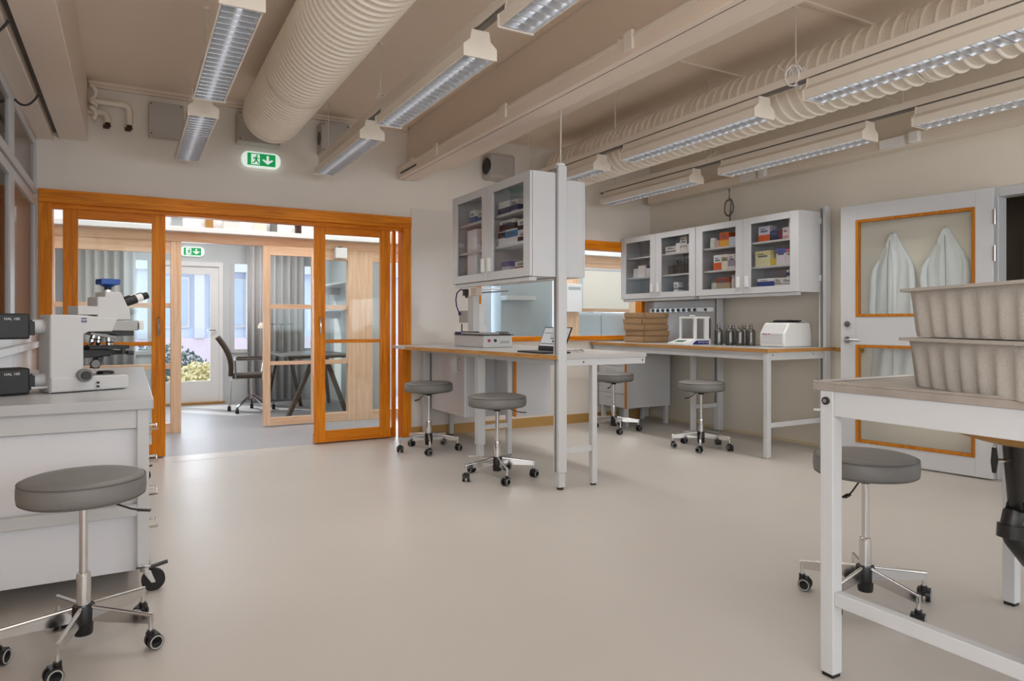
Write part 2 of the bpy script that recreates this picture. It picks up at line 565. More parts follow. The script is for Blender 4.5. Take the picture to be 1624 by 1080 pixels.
def leaf(name, x0, x1, y, z0, z1, label, sw=0.10, rails=((0.935, 0.968),), v='wood_v', h='wood_h', top=0.095, bot=0.105, hx=None, t=0.04):
    s = struct(name, label, (x0, y, 0))
    O = (x0, y, 0)
    MB(O).box(x0, x0 + sw, y - t / 2, y + t / 2, z0, z1).build('stile', v, s, False, 0.002)
    MB(O).box(x1 - sw, x1, y - t / 2, y + t / 2, z0, z1).build('stile', v, s, False, 0.002)
    MB(O).box(x0 + sw, x1 - sw, y - t / 2, y + t / 2, z1 - top, z1).build('top_rail', h, s, False, 0.002)
    MB(O).box(x0 + sw, x1 - sw, y - t / 2, y + t / 2, z0, z0 + bot).build('bottom_rail', h, s, False, 0.002)
    zs = [z0 + bot]
    for a, c in rails:
        MB(O).box(x0 + sw, x1 - sw, y - t / 2 + 0.004, y + t / 2 - 0.004, a, c).build('middle_rail', h, s, False, 0.002)
        zs += [a, c]
    zs.append(z1 - top)
    for i in range(0, len(zs), 2):
        MB(O).box(x0 + sw, x1 - sw, y - 0.003, y + 0.003, zs[i], zs[i + 1]).build('pane', 'glass', s, False)
    if hx is not None:
        hb = MB(O)
        hb.tube([(hx, y - t / 2, 1.17), (hx, y - t / 2 - 0.035, 1.165), (hx, y - t / 2 - 0.04, 1.155), (hx, y - t / 2 - 0.04, 1.035),
                 (hx, y - t / 2 - 0.035, 1.025), (hx, y - t / 2, 1.02)], 0.008, 8)
        hb.build('handle', 'chrome', s)
    return s

leaf('door_1', -0.455, 0.263, YB + 0.07, 0.012, 2.045, 'left sliding door leaf of orange pine and glass', hx=0.215)
leaf('door_2', 1.491, 2.222, YB + 0.07, 0.012, 2.045, 'right sliding door leaf of orange pine and glass', hx=1.54)
# fixed side lights behind the leaves
for nm, a, c, lb in (('window_2', -0.475, 0.255, 'fixed glass side light behind the left sliding leaf'), ('window_3', 1.50, 2.26, 'fixed glass side light behind the right sliding leaf')):
    s = struct(nm, lb, (a, YB + 0.135, 0))
    O = (a, YB + 0.135, 0)
    MB(O).box(a, c, YB + 0.131, YB + 0.139, 0.09, 2.02).build('pane', 'glass', s, False)
    MB(O).box(a, c, YB + 0.115, YB + 0.155, 0.0, 0.09).build('bottom_rail', 'wood_h', s, False, 0.002)

# corridor window in the back wall, right of the central bench
s = struct('window_4', 'orange framed internal window over the far worktop')
MB().box(3.14, 5.36, YB - 0.025, YB + 0.10, 1.955, 2.06).build('head', 'wood_h', s, False, 0.003)
MB().box(3.14, 5.36, YB - 0.03, YB + 0.10, 0.925, 0.975).build('sill', 'wood_h', s, False, 0.003)
MB().box(5.31, 5.36, YB - 0.02, YB + 0.10, 0.975, 1.955).build('jamb', 'wood_v', s, False, 0.003)
MB().box(3.14, 3.18, YB - 0.02, YB + 0.10, 0.975, 1.955).build('jamb', 'wood_v', s, False, 0.003)
MB().box(3.18, 5.31, YB + 0.045, YB + 0.051, 0.975, 1.955).build('pane', 'glass', s, False)

# ---------------------------------------------------------------- corridor and rooms beyond
YP = 7.8
sbox('ceiling_corridor', 'white_bright', [(-1.8, 7.6, YB + 0.1, 6.6, 2.95, 3.05), (-1.8, 7.6, 7.56, YP + 0.1, 2.95, 3.05), (-1.8, -1.0, 6.6, 7.56, 2.95, 3.05),
     (6.8, 7.6, 6.6, 7.56, 2.95, 3.05), (-1.0, 6.8, 6.6, 7.56, 3.0, 3.05)])
sbox('ceiling_office', 'white_bright', [(-1.8, 7.6, YP + 0.1, 10.4, 2.5, 2.6)])
sbox('wall_corridor', 'white_bright', [(-1.8, 7.6, YP - 0.02, YP + 0.06, 2.10, 2.95), (-1.8, -1.7, YB + 0.1, 10.4, 0, 2.95), (7.5, 7.6, YB + 0.1, 10.4, 0, 2.95),
     (XR + 0.1, 7.5, YB, YB + 0.1, 0, 2.95), (-1.8, -1.15, YB, YB + 0.1, 0, 2.95)])
t = struct('wall_partition', 'pale pine glazed partition on the far side of the corridor')
MB().box(-1.7, 7.5, YP - 0.05, YP + 0.05, 1.955, 2.05).build('header', 'pine_h', t, False, 0.003)
MB().box(-1.7, 7.5, YP - 0.16, YP + 0.06, 2.05, 2.10).build('ledge', 'white_bright', t, False, 0.003)
for a, c in ((-1.7, -0.62), (0.366, 0.464), (1.80, 1.87), (2.19, 2.48), (5.14, 5.41), (6.28, 6.42), (3.78, 3.85)):
    MB().box(a, c, YP - 0.045, YP + 0.045, 0, 1.955).build('post', 'pine_v', t, False, 0.003)
for a, c in ((-0.62, 0.366), (1.87, 2.19), (2.48, 3.78), (3.85, 5.14), (5.41, 6.28), (6.42, 7.5)):
    MB().box(a, c, YP - 0.04, YP + 0.04, 1.835, 1.955).build('top_rail', 'pine_h', t, False, 0.002)
    open_bay = a in (2.48, 3.85)
    if not open_bay:
        MB().box(a, c, YP - 0.035, YP + 0.035, 1.275, 1.325).build('rail', 'pine_h', t, False, 0.002)
        MB().box(a, c, YP - 0.035, YP + 0.035, 0.655, 0.705).build('rail', 'pine_h', t, False, 0.002)
    MB().box(a, c, YP - 0.04, YP + 0.04, 0, 0.10).build('bottom_rail', 'pine_h', t, False, 0.002)
    for za, zc in (((0.10, 1.835),) if open_bay else ((0.10, 0.655), (0.705, 1.275), (1.325, 1.835))):
        MB().box(a, c, YP - 0.003, YP + 0.003, za, zc).build('pane', 'glass', t, False)
leaf('door_3', 1.254, 1.84, YP - 0.075, 0.012, 1.955, 'pale pine sliding leaf half across the office opening', sw=0.075,
     rails=((1.275, 1.325), (0.665, 0.705)), v='pine_v', h='pine_h', top=0.10, bot=0.085)
# office walls
sbox('wall_exterior', 'office_wall', [(-1.7, -0.62, 10.3, 10.4, 0, 2.5), (-0.62, 2.9, 10.3, 10.4, 1.96, 2.5), (1.14, 1.24, 10.3, 10.4, 0, 1.96),
     (1.24, 2.45, 10.3, 10.4, 0, 0.72), (2.45, 2.9, 10.3, 10.4, 0, 1.96), (-0.62, 0.26, 10.3, 10.4, 0, 0.72),
     (2.9, 7.5, 10.3, 10.4, 0, 0.6), (2.9, 7.5, 10.3, 10.4, 2.1, 2.5), (6.9, 7.5, 10.3, 10.4, 0.6, 2.1)])
sbox('wall_office', 'office_wall', [(2.62, 2.70, YP + 0.06, 10.3, 0, 2.5)])
s = struct('window_5', 'white framed side window next to the exterior door')
for a, c in ((1.24, 1.29), (2.40, 2.45), (1.82, 1.87)):
    MB().box(a, c, 10.29, 10.37, 0.72, 1.96).build('frame', 'white', s, False)
MB().box(1.24, 2.45, 10.27, 10.37, 0.70, 0.75).build('sill', 'white', s, False)
MB().box(1.29, 2.40, 10.33, 10.336, 0.75, 1.96).build('pane', 'glass', s, False)
s = struct('window_6', 'white framed office window behind the left curtain')
for a, c in ((-0.62, -0.57), (0.21, 0.26)):
    MB().box(a, c, 10.29, 10.37, 0.72, 1.96).build('frame', 'white', s, False)
MB().box(-0.62, 0.26, 10.27, 10.37, 0.70, 0.75).build('sill', 'white', s, False)
MB().box(-0.57, 0.21, 10.33, 10.336, 0.75, 1.96).build('pane', 'glass', s, False)
s = struct('window_7', 'broad white framed window in the room right of the office')
for a in (2.9, 4.2, 5.5, 6.85):
    MB().box(a, a + 0.05, 10.29, 10.37, 0.6, 2.1).build('frame', 'white', s, False)
MB().box(2.9, 6.9, 10.33, 10.336, 0.6, 2.1).build('pane', 'glass', s, False)
s = struct('door_4', 'white exterior door with tall glass panel', (0.28, 10.33, 0))
O = (0.28, 10.33, 0)
MB(O).box(0.26, 0.30, 10.28, 10.38, 0, 1.96).build('frame', 'white_bright', s, False)
MB(O).box(1.09, 1.14, 10.28, 10.38, 0, 1.96).build('frame', 'white_bright', s, False)
MB(O).box(0.30, 1.09, 10.28, 10.38, 1.90, 1.96).build('frame', 'white_bright', s, False)
MB(O).box(0.30, 0.40, 10.31, 10.35, 0.03, 1.90).build('stile', 'white_bright', s, False)
MB(O).box(0.98, 1.09, 10.31, 10.35, 0.03, 1.90).build('stile', 'white_bright', s, False)
MB(O).box(0.40, 0.98, 10.31, 10.35, 1.79, 1.90).build('top_rail', 'white_bright', s, False)
MB(O).box(0.40, 0.98, 10.31, 10.35, 0.03, 0.32).build('bottom_panel', 'white_bright', s, False)
MB(O).box(0.40, 0.98, 10.328, 10.334, 0.32, 1.79).build('pane', 'glass', s, False)
MB(O).tube([(1.035, 10.31, 1.02), (1.035, 10.26, 1.02), (0.94, 10.255, 1.02)], 0.010, 8).build('handle', 'chrome', s)
MB(O).box(0.28, 1.16, 10.24, 10.40, 0.0, 0.03).build('threshold', 'ochre', s, False)

# dim room through the doorway in the right wall
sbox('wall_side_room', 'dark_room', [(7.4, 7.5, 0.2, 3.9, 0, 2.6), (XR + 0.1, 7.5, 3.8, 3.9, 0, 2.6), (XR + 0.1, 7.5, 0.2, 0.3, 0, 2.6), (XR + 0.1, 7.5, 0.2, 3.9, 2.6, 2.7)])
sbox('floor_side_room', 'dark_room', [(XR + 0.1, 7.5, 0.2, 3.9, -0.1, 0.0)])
t = struct('trim_4', 'white door lining of the opening beside the coats')
MB().box(XR - 0.015, XR + 0.10, 2.565, 2.60, 0, 2.10).build('jamb', 'white', t, False, 0.004)
MB().box(XR - 0.03, XR + 0.10, 1.58, 1.66, 0, 2.10).build('jamb', 'white', t, False, 0.004)
MB().box(XR - 0.015, XR + 0.10, 1.66, 2.565, 2.03, 2.10).build('head', 'white', t, False, 0.004)

# ---------------------------------------------------------------- glazed cabinets along the left wall
def left_cabinet(y0, y1, label):
    O = (XL, y0, 0)
    s = thing('glass_cabinet', label, 'cabinet', O, 0, 'glazed cabinets along the left wall')
    MB(O).box(XL - 0.40, XL, y0, y1, 0.0, 0.94).build('base', 'white', s, False, 0.003)
    MB(O).box(XL - 0.02, XL + 0.03, y0, y1, 0.94, 0.985).build('ledge', 'white', s, False, 0.004)
    MB(O).box(XL - 0.42, XL - 0.40, y0, y1, 0.94, 2.53).build('back_panel', 'taupe', s, False)
    MB(O).box(XL - 0.40, XL - 0.03, y0 + 0.02, y1 - 0.02, 2.09, 2.11).build('shelf', 'taupe', s, False)
    for za, zc, nm in ((0.985, 2.075, 'lower_door'), (2.105, 2.53, 'upper_door')):
        d = MB(O).box(XL - 0.03, XL, y0 + 0.004, y0 + 0.075, za, zc).box(XL - 0.03, XL, y1 - 0.075, y1 - 0.004, za, zc) \
            .box(XL - 0.03, XL, y0 + 0.075, y1 - 0.075, za, za + 0.06).box(XL - 0.03, XL, y0 + 0.075, y1 - 0.075, zc - 0.06, zc).build(nm, 'white', s, False, 0.003)
        MB(O).box(XL - 0.018, XL - 0.012, y0 + 0.075, y1 - 0.075, za + 0.06, zc - 0.06).build('pane', 'glass_left', d, False)
    MB(O).box(XL - 0.36, XL - 0.03, y0 - 0.004, y0 + 0.004, 0.94, 2.53).build('gasket', 'dark_grey', s, False)
    return s
left_cabinet(5.12, 6.33, 'white cabinet with tall glass doors beside the orange door frame')
left_cabinet(3.91, 5.115, 'white cabinet with tall glass doors behind the large microscope')

# ================================================================ ceiling services
def duct(x, y0, y1, z, r, pitch, label):
    root = thing('ventilation_duct', label, 'air duct', (x, y0, z), 0, 'ribbed ventilation ducts under the ceiling')
    prof, y = [], 0.0
    L = y1 - y0
    while y < L - pitch:
        prof += [(r, y), (r, y + pitch * 0.74), (r + 0.011, y + pitch * 0.79), (r + 0.013, y + pitch * 0.86), (r + 0.011, y + pitch * 0.93)]
        y += pitch
    prof.append((r, L))
    MB().lathe(prof, n=56, axis='y').build('duct_tube', duct_mat(pitch, r), root)
    MB().lathe([(r + 0.012, L - 0.06), (r + 0.012, L)], n=56, axis='y').build('end_collar', 'cream_metal', root)
    return root
d1 = duct(0.985, -1.2, 5.62, 2.765, 0.213, 0.060, 'wide ribbed duct between the two left rows of lights')
d2 = duct(3.95, -1.2, 5.95, 2.71, 0.203, 0.080, 'ribbed duct hanging right of the concrete beam')
for dx, root, yy in ((0, d1, (0.6, 2.6, 4.6)), (0, d2, (0.7, 2.2, 3.9, 5.4))):
    for y in yy:
        ly = y + 1.2
        r = 0.226 if root is d1 else 0.216
        MB().lathe([(r, ly - 0.012), (r, ly + 0.012)], n=48, axis='y').build('hanger_ring', 'cream_metal', root)
        MB().cyl((0, ly, r), (0, ly, ZC - root.location.z), 0.005, n=8).build('hanger_rod', 'cream_metal', root)

# suspended lighting: rails with louvred fittings below them
def louvre_fitting_mesh():
    L = 1.36
    root = thing('strip_light', 'tmp', 'ceiling light', (0, 0, 0))
    b = MB()
    prof = [(-0.045, 0.0), (0.045, 0.0), (0.052, -0.045), (0.086, -0.075), (0.086, -0.128), (0.076, -0.128), (0.076, -0.08), (-0.076, -0.08), (-0.076, -0.128), (-0.086, -0.128), (-0.086, -0.075), (-0.052, -0.045)]
    b.prism(prof, 'xz', 0.012, L - 0.012)
    b.build('housing', 'cream_metal', root, False, 0.002)
    for y in (0.0, L - 0.012):
        b = MB()
        b.prism([(-0.048, 0.003), (0.048, 0.003), (0.056, -0.045), (0.091, -0.075), (0.091, -0.132), (-0.091, -0.132), (-0.091, -0.075), (-0.056, -0.045)], 'xz', y, y + 0.012)
        b.build('end_cap', 'cream_metal', root, False, 0.002)
    lv = MB()
    n = 21
    for i in range(n + 1):
        y = 0.02 + (L - 0.04) * i / n
        lv.prism([(y - 0.004, -0.128), (y + 0.004, -0.128), (y + 0.0015, -0.088), (y - 0.0015, -0.088)], 'yz', -0.075, 0.075)
    lv.build('louvre', 'silver', root, False)
    for s in (-1, 1):
        MB().grid(lambda u, v: (s * (0.075 - 0.045 * v * v), 0.014 + (L - 0.028) * u, -0.127 + 0.045 * v), 1, 6).build('reflector', 'silver', root, True)
    MB().cyl((0, 0.03, -0.099), (0, L - 0.03, -0.099), 0.012, n=10).build('tube_lamp', 'lamp', root)
    return root, L
M['lamp'] = mat('fluorescent_tube', (235, 240, 245), 0.4, emit=(235, 240, 250), estr=0.5)
proto, LL = louvre_fitting_mesh()
RZ = 2.555
rows = [(0.405, 'the leftmost row', 'left of the wide duct'), (1.495, 'the row left of the concrete beam', 'between wide duct and concrete beam'),
        (3.50, 'the row beside the right duct', 'in front of the right duct'), (4.585, 'the rightmost row', 'nearest the coat wall')]
first = True
for k, (x, row, where) in enumerate(rows):
    rl = thing('light_rail', 'long cream suspension rail carrying strip lights ' + where, 'rail', (x, -0.6, RZ), 0, 'suspension rails for the strip lights')
    O = (x, -0.6, RZ)
    MB(O).box(x - 0.028, x + 0.028, -0.6, 6.15, RZ + 0.012, RZ + 0.058).build('rail_body', 'cream_metal', rl, False, 0.003)
    MB(O).box(x - 0.018, x + 0.018, -0.6, 6.15, RZ, RZ + 0.012).build('rail_slot', 'cable_grey', rl, False)
    for y in (0.9, 2.75, 4.5, 5.9):
        MB(O).cyl((x, y, RZ + 0.05), (x, y, ZC), 0.004, n=6).build('suspension_wire', 'cable_cream', rl)
        MB(O).cyl((x, y, ZC - 0.012), (x, y, ZC), 0.02, n=12).build('ceiling_rose', 'cream_metal', rl)
    for j, (ya, pos) in enumerate(((4.68, 'farthest from the camera'), (2.98, 'in the middle'), (1.28, 'nearest the camera'))):
        if k == 0 and j == 2:
            continue
        f = proto if first else copy_tree(proto)
        first = False
        f.location = (x, ya, RZ - 0.004)
        ld = bpy.data.lights.new('strip_lamp', 'AREA')      # the fitting's own lamp: light leaves within the louvre's cut-off
        ld.shape = 'RECTANGLE'
        ld.size, ld.size_y, ld.energy, ld.spread = 0.13, 1.28, ((4.2 if k < 2 else 5.2), 5.5, 2.2)[j], R(125)
        ld.color = (1.0, 0.975, 0.945)
        lo = bpy.data.objects.new('strip_lamp', ld)
        COL.objects.link(lo)
        lo.location = (x, ya + LL / 2, RZ - 0.140)
        tag(f, 'louvred strip light %s, in %s' % (pos, row), 'ceiling light', 'suspended strip lights')
    for y in (2.81, 4.51):
        c = MB((x, y, RZ))
        pts = []
        for i in range(15):
            a = i / 14 * 2.2 * PI
            pts.append((x + 0.035 * math.sin(a * 1.3 + k), y + 0.045 * math.cos(a), RZ + 0.075 + 0.035 * math.sin(a * 0.7 + y) + 0.003 * i))
        c.tube(pts, 0.004, 6)
        o = c.build('cable_loop', 'yellow_wire' if k == 0 else 'cable_cream', rl)
        o.location = (0, y + 0.6, 0)

# cable trunking on the beam's left edge and along the right wall
t = thing('cable_trunking', 'cream cable trunking with brackets along the concrete beam', 'trunking', (2.36, YF, 2.5))
O = (2.36, YF, 2.5)
MB(O).box(2.26, 2.45, YF + 0.02, YB - 0.05, 2.510, 2.602).build('trunking_body', 'beam', t, False, 0.004)
MB(O).box(2.252, 2.262, YF + 0.02, YB - 0.05, 2.592, 2.612).build('upper_lip', 'cream_metal', t, False, 0.002)
MB(O).box(2.300, 2.304, YF + 0.02, YB - 0.05, 2.5085, 2.512).build('lid_seam', 'cable_grey', t, False)
for y in (1.6, 2.95, 4.3, 5.5):
    MB(O).box(2.31, 2.42, y, y + 0.05, 2.602, 2.669).build('bracket', 'cream_metal', t, False, 0.004)
    MB(O).box(2.244, 2.262, y - 0.2, y - 0.13, 2.535, 2.635).build('cover_clip', 'cream_metal', t, False, 0.004)
MB(O).box(2.255, 2.262, 5.80, 6.20, 2.545, 2.560).build('slot', 'black', t, False)
MB(O).box(2.27, 2.33, 5.95, 6.01, 2.602, 2.655).build('junction_box', 'cream_metal', t, False, 0.004)
t = thing('wall_trunking', 'cream cable trunking running high along the right wall', 'trunking', (XR, YF, 2.5))
O = (XR, YF, 2.5)
MB(O).box(XR - 0.15, XR, YF, 6.2, 2.51, 2.60).build('trunking_body', 'cream_metal', t, False, 0.004)
for y in (1.85, 3.15, 4.6):
    MB(O).box(XR - 0.185, XR - 0.15, y, y + 0.20, 2.52, 2.59).build('socket_plate', 'white_plastic', t, False, 0.004)
    MB(O).box(XR - 0.20, XR - 0.15, y - 0.12, y - 0.04, 2.515, 2.60).build('plug_box', 'white_plastic', t, False, 0.01)

# ventilation boxes on the back wall
def vent_box(x0, x1, z0, z1, dep, label, hole=None, rounded=False):
    O = ((x0 + x1) / 2, YB, z0)
    t = thing('vent_box', label, 'vent box', O, 0, 'grey ventilation boxes on the back wall')
    MB(O).box(x0, x1, YB - dep, YB, z0, z1).build('casing', 'grey_box', t, False, 0.035 if rounded else 0.008)
    for x in (x0 + 0.02, x1 - 0.02):
        for z in (z0 + 0.02, z1 - 0.02):
            if not rounded:
                MB(O).cyl((x, YB - dep - 0.004, z), (x, YB - dep, z), 0.006, n=8).build('screw', 'dark_grey', t)
    if hole:
        zc, yc = (z0 + z1) / 2, YB - dep * 0.55
        MB(O).cyl((x0 - 0.003, yc, zc), (x0 + 0.01, yc, zc), hole, n=24).build('opening', 'black', t)
    return t
vent_box(0.135, 0.39, 2.64, 2.92, 0.10, 'flat square grey vent box left of the wide duct')
vent_box(0.80, 1.15, 2.67, 2.93, 0.16, 'grey vent box half hidden behind the wide duct end')
vent_box(1.50, 1.76, 2.66, 2.93, 0.17, 'grey vent box with side opening, right of wide duct', 0.06)
vent_box(3.19, 3.49, 2.60, 2.86, 0.20, 'rounded grey vent box above the central wall cabinet', 0.085, True)

# pipes with elbows by the soffit
for nm, z, x1, lb in (('short_pipe', 2.79, -0.15, 'shorter cream pipe bending down beside the ceiling soffit'), ('long_pipe', 2.87, 0.0, 'longer cream pipe bending down beside the ceiling soffit')):
    O = (-0.28, YB - 0.06, z)
    t = thing('water_pipe', lb, 'pipe', O, 0, 'pipes beside the soffit')
    y = YB - 0.055
    pts = [(-0.29, y, z), (x1 - 0.05, y, z)] + [(x1 - 0.05 + 0.05 * math.sin(a), y, z - 0.05 + 0.05 * math.cos(a)) for a in (0.4, 0.8, 1.2, 1.57)] + [(x1, y, 2.71)]
    MB(O).tube(pts, 0.026, 12).build('pipe_run', 'cream_metal', t)
    MB(O).cyl((x1, y, 2.68), (x1, y, 2.715), 0.024, 0.016, n=9).build('pipe_end', 'brown', t)
    MB(O).box(x1 - 0.032, x1 + 0.01, y - 0.02, YB, 2.675, 2.69).build('pipe_bracket', 'brown', t, False)
t = thing('hose_coil', 'bundle of pale hose bulging out beside the ceiling soffit', 'hose', (-0.25, YB - 0.1, 2.76))
pts = [(-0.245 + 0.018 * math.sin(i * 0.9), YB - 0.135 + 0.03 * math.cos(i * 0.9), 2.72 + 0.012 * i + 0.02 * math.sin(i * 0.45)) for i in range(20)]
MB((-0.25, YB - 0.1, 2.76)).tube(pts, 0.016, 8).build('hose', 'cream_metal', t)

# emergency exit signs
def exit_sign(x0, x1, y, z0, z1, label):
    O = ((x0 + x1) / 2, y, z0)
    t = thing('exit_sign', label, 'exit sign', O, 0, 'green emergency exit signs')
    w, h = x1 - x0, z1 - z0
    rr, pl = h * 0.42, []
    for cx_, cz_, a0 in ((x1 - rr, z1 - rr, 0), (x0 + rr, z1 - rr, 90), (x0 + rr, z0 + rr, 180), (x1 - rr, z0 + rr, 270)):
        pl += [(cx_ + rr * math.cos(R(a0 + q * 15)), cz_ + rr * math.sin(R(a0 + q * 15))) for q in range(7)]
    MB(O).prism(pl, 'xz', y - 0.05, y).build('casing', 'white_sign', t, False, 0.006)
    e = w * 0.14
    f = MB(O).box(x0 + e, x1 - e, y - 0.054, y - 0.046, z0 + h * 0.1, z1 - h * 0.12).build('green_face', 'green_sign', t, False)
    def Q(u, v):
        return (x0 + e + (w - 2 * e) * u, z0 + h * 0.1 + h * 0.78 * v)
    def poly(nm, pts, d=0.0, m='white_sign'):
        MB(O).prism([Q(*p) for p in pts], 'xz', y - 0.0565 - d, y - 0.053).build(nm, m, f, False)
    poly('door_symbol', [(0.13, 0.08), (0.43, 0.08), (0.43, 0.92), (0.13, 0.92)])
    # running figure
    g = 'green_sign'
    poly('figure', [(0.29, 0.60), (0.36, 0.66), (0.33, 0.72), (0.22, 0.66), (0.19, 0.50), (0.23, 0.48), (0.25, 0.60), (0.27, 0.42), (0.22, 0.28), (0.15, 0.22), (0.17, 0.15), (0.26, 0.22),
                    (0.31, 0.36), (0.35, 0.22), (0.40, 0.12), (0.43, 0.16), (0.39, 0.30), (0.35, 0.44), (0.34, 0.58), (0.40, 0.52), (0.42, 0.57), (0.36, 0.66)], 0.001, g)
    hx, hz = Q(0.33, 0.80)
    MB(O).cyl((hx, y - 0.0575, hz), (hx, y - 0.053, hz), h * 0.06, n=12).build('figure', g, f)
    poly('arrow', [(0.68, 0.86), (0.76, 0.86), (0.76, 0.42), (0.86, 0.56), (0.92, 0.50), (0.72, 0.14), (0.52, 0.50), (0.58, 0.56), (0.68, 0.42)])
    return t
exit_sign(0.848, 1.172, YB, 2.485, 2.62, 'lit green exit sign over the orange sliding doors')
exit_sign(0.60, 0.90, 10.3, 2.03, 2.16, 'smaller green exit sign over the exterior door in the office')

# hanging cables
def cable(name, label, pts, r, m, cat='cable'):
    O = pts[0]
    return tag(_cab(name, pts, r, m), label, cat)
def _cab(name, pts, r, m):
    O = Vector(pts[0])
    o = MB(O).tube(pts, r, 6).build(name, m)
    o.location = O
    return o
def sag(p0, p1, d, n=10):
    p0, p1 = Vector(p0), Vector(p1)
    return [p0.lerp(p1, i / n) - Vector((0, 0, d * 4 * (i / n) * (1 - i / n))) for i in range(n + 1)]
cable('drooping_cable', 'dark cable drooping from soffit to farther glass cabinet', sag((-0.495, 5.15, 2.545), (-0.615, 5.15, 2.50), 0.05), 0.007, 'dark_grey')
cable('drooping_cable', 'dark cable drooping from soffit to nearer glass cabinet', sag((-0.495, 3.95, 2.545), (-0.615, 3.95, 2.50), 0.05), 0.007, 'dark_grey')
cable('supply_wire', 'thin wire dropping from ceiling to the tall central post', [(2.55, 3.87, ZC), (2.55, 3.87, 2.6), (2.545, 3.87, 2.17)], 0.005, 'cable_cream')
pts = [(XR - 0.05, 5.05, 2.51), (XR - 0.05, 5.05, 2.40)]
for i in range(26):
    a = PI / 2 + i / 12 * 2 * PI
    pts.append((XR - 0.05 - 0.004 * (i % 3), 5.05 + 0.06 * math.cos(a), 2.32 + 0.085 * math.sin(a) - 0.0006 * i))
pts += [(XR - 0.05, 5.04, 2.22), (XR - 0.05, 5.03, 2.05)]
cable('coiled_cable', 'dark cable coiled in a loop above the right wall cabinets', pts, 0.007, 'cable_grey')
pts = [(3.86, 2.75 + 0.05 * math.sin(i * 0.8), 2.78 + 0.07 * math.cos(i * 0.8) * (1 - i * 0.01)) for i in range(30)]
pts = [(3.50 + 0.034 * math.sin(i * 0.5), p[1], p[2] - 0.17) for i, p in enumerate(pts)]
cable('coiled_wire', 'loose loop of white wire hung on the rail beside right duct', pts, 0.005, 'white_plastic')

# ================================================================ stools
def make_stool():
    t = thing('lab_stool', 'tmp', 'stool')
    r = 0.20
    prof = [(0.001, 0.602), (0.10, 0.603), (r - 0.03, 0.600), (r - 0.010, 0.594), (r - 0.004, 0.586), (r, 0.578), (r + 0.001, 0.55), (r - 0.001, 0.532), (r - 0.012, 0.519), (r - 0.03, 0.515), (0.001, 0.514)]
    s = MB().lathe(prof, n=56, cap=False).build('seat', 'seat', t)
    for z, rr in ((0.588, r - 0.0025), (0.5265, r - 0.004)):
        MB().tube([(rr * math.cos(2 * PI * i / 56), rr * math.sin(2 * PI * i / 56), z) for i in range(56)], 0.0022, 6, True).build('piping', 'seat_seam', s)
    MB().cyl((0, 0, 0.50), (0, 0, 0.514), 0.085, 0.10, n=24).cyl((0, 0, 0.482), (0, 0, 0.50), 0.022, 0.032, n=20).build('seat_plate', 'black', t)
    MB().cyl((0, 0, 0.25), (0, 0, 0.49), 0.0140, n=20).build('piston', 'chrome', t)
    MB().lathe([(0.023, 0.145), (0.0235, 0.25), (0.0215, 0.262), (0.015, 0.264)], n=24).build('sleeve', 'chrome', t)
    MB().lathe([(0.028, 0.048), (0.030, 0.055), (0.031, 0.085), (0.036, 0.09), (0.037, 0.142), (0.033, 0.15)], n=24).build('hub', 'black', t)
    RB = 0.248
    for k in range(5):
        a = 2 * PI * k / 5
        c, s_ = math.cos(a), math.sin(a)
        def P(u, v, z):
            return (c * u - s_ * v, s_ * u + c * v, z)
        b = MB()
        vs = []
        for u, w, za, zb in ((0.032, 0.0075, 0.095, 0.142), (RB - 0.02, 0.0065, 0.090, 0.118), (RB + 0.008, 0.0065, 0.090, 0.116)):
            vs += [P(u, -w, za), P(u, w, za), P(u, w, zb), P(u, -w, zb)]
        fs = [(0, 3, 2, 1), (8, 9, 10, 11)]
        for i in (0, 4):
            for j in range(4):
                fs.append((i + j, i + (j + 1) % 4, i + 4 + (j + 1) % 4, i + 4 + j))
        b.add(vs, fs)
        b.cyl(P(0.034, 0, 0.142), P(RB + 0.008, 0, 0.116), 0.0085, 0.0075, n=10)
        b.cyl(P(RB, 0, 0.060), P(RB, 0, 0.118), 0.008, n=10)
        b.build('leg', 'chrome', t)
        ca = a + 0.9 + k * 1.1
        fx, fy = math.cos(ca), math.sin(ca)
        cx, cy = c * RB + 0.012 * fx, s_ * RB + 0.012 * fy
        b = MB()
        b.cyl((c * RB, s_ * RB, 0.045), (c * RB, s_ * RB, 0.066), 0.013, n=12)
        for q in (-1, 1):
            n0 = Vector((cx - fy * 0.007 * q, cy + fx * 0.007 * q, 0.027))
            n1 = Vector((cx - fy * 0.024 * q, cy + fx * 0.024 * q, 0.027))
            b.cyl(n0, n1, 0.027, 0.0255, n=20)
        b.obox((cx - fx * 0.004, cy - fy * 0.004, 0.040), (fx, fy, 0), (-fy, fx, 0), (0, 0, 1), 0.016, 0.024, 0.014)
        cs = b.build('caster', 'black', t)
        for q in (-1, 1):
            ring = [(cx - fy * 0.0245 * q + fx * 0.021 * math.cos(w), cy + fx * 0.0245 * q + fy * 0.021 * math.cos(w), 0.027 + 0.021 * math.sin(w)) for w in [2 * PI * i / 20 for i in range(20)]]
            MB().tube(ring, 0.0025, 6, True).build('wheel_ring', 'scope_grey', cs)
    b = MB()
    b.tube([(0.05, 0, 0.503), (0.09, 0.01, 0.495), (0.15, 0.012, 0.470), (0.175, 0.012, 0.464)], 0.0035, 6)
    b.obox((0.195, 0.012, 0.462), (1, 0, -0.1), (0, 1, 0), (0.1, 0, 1), 0.022, 0.009, 0.003)
    b.build('height_lever', 'black', t)
    return t

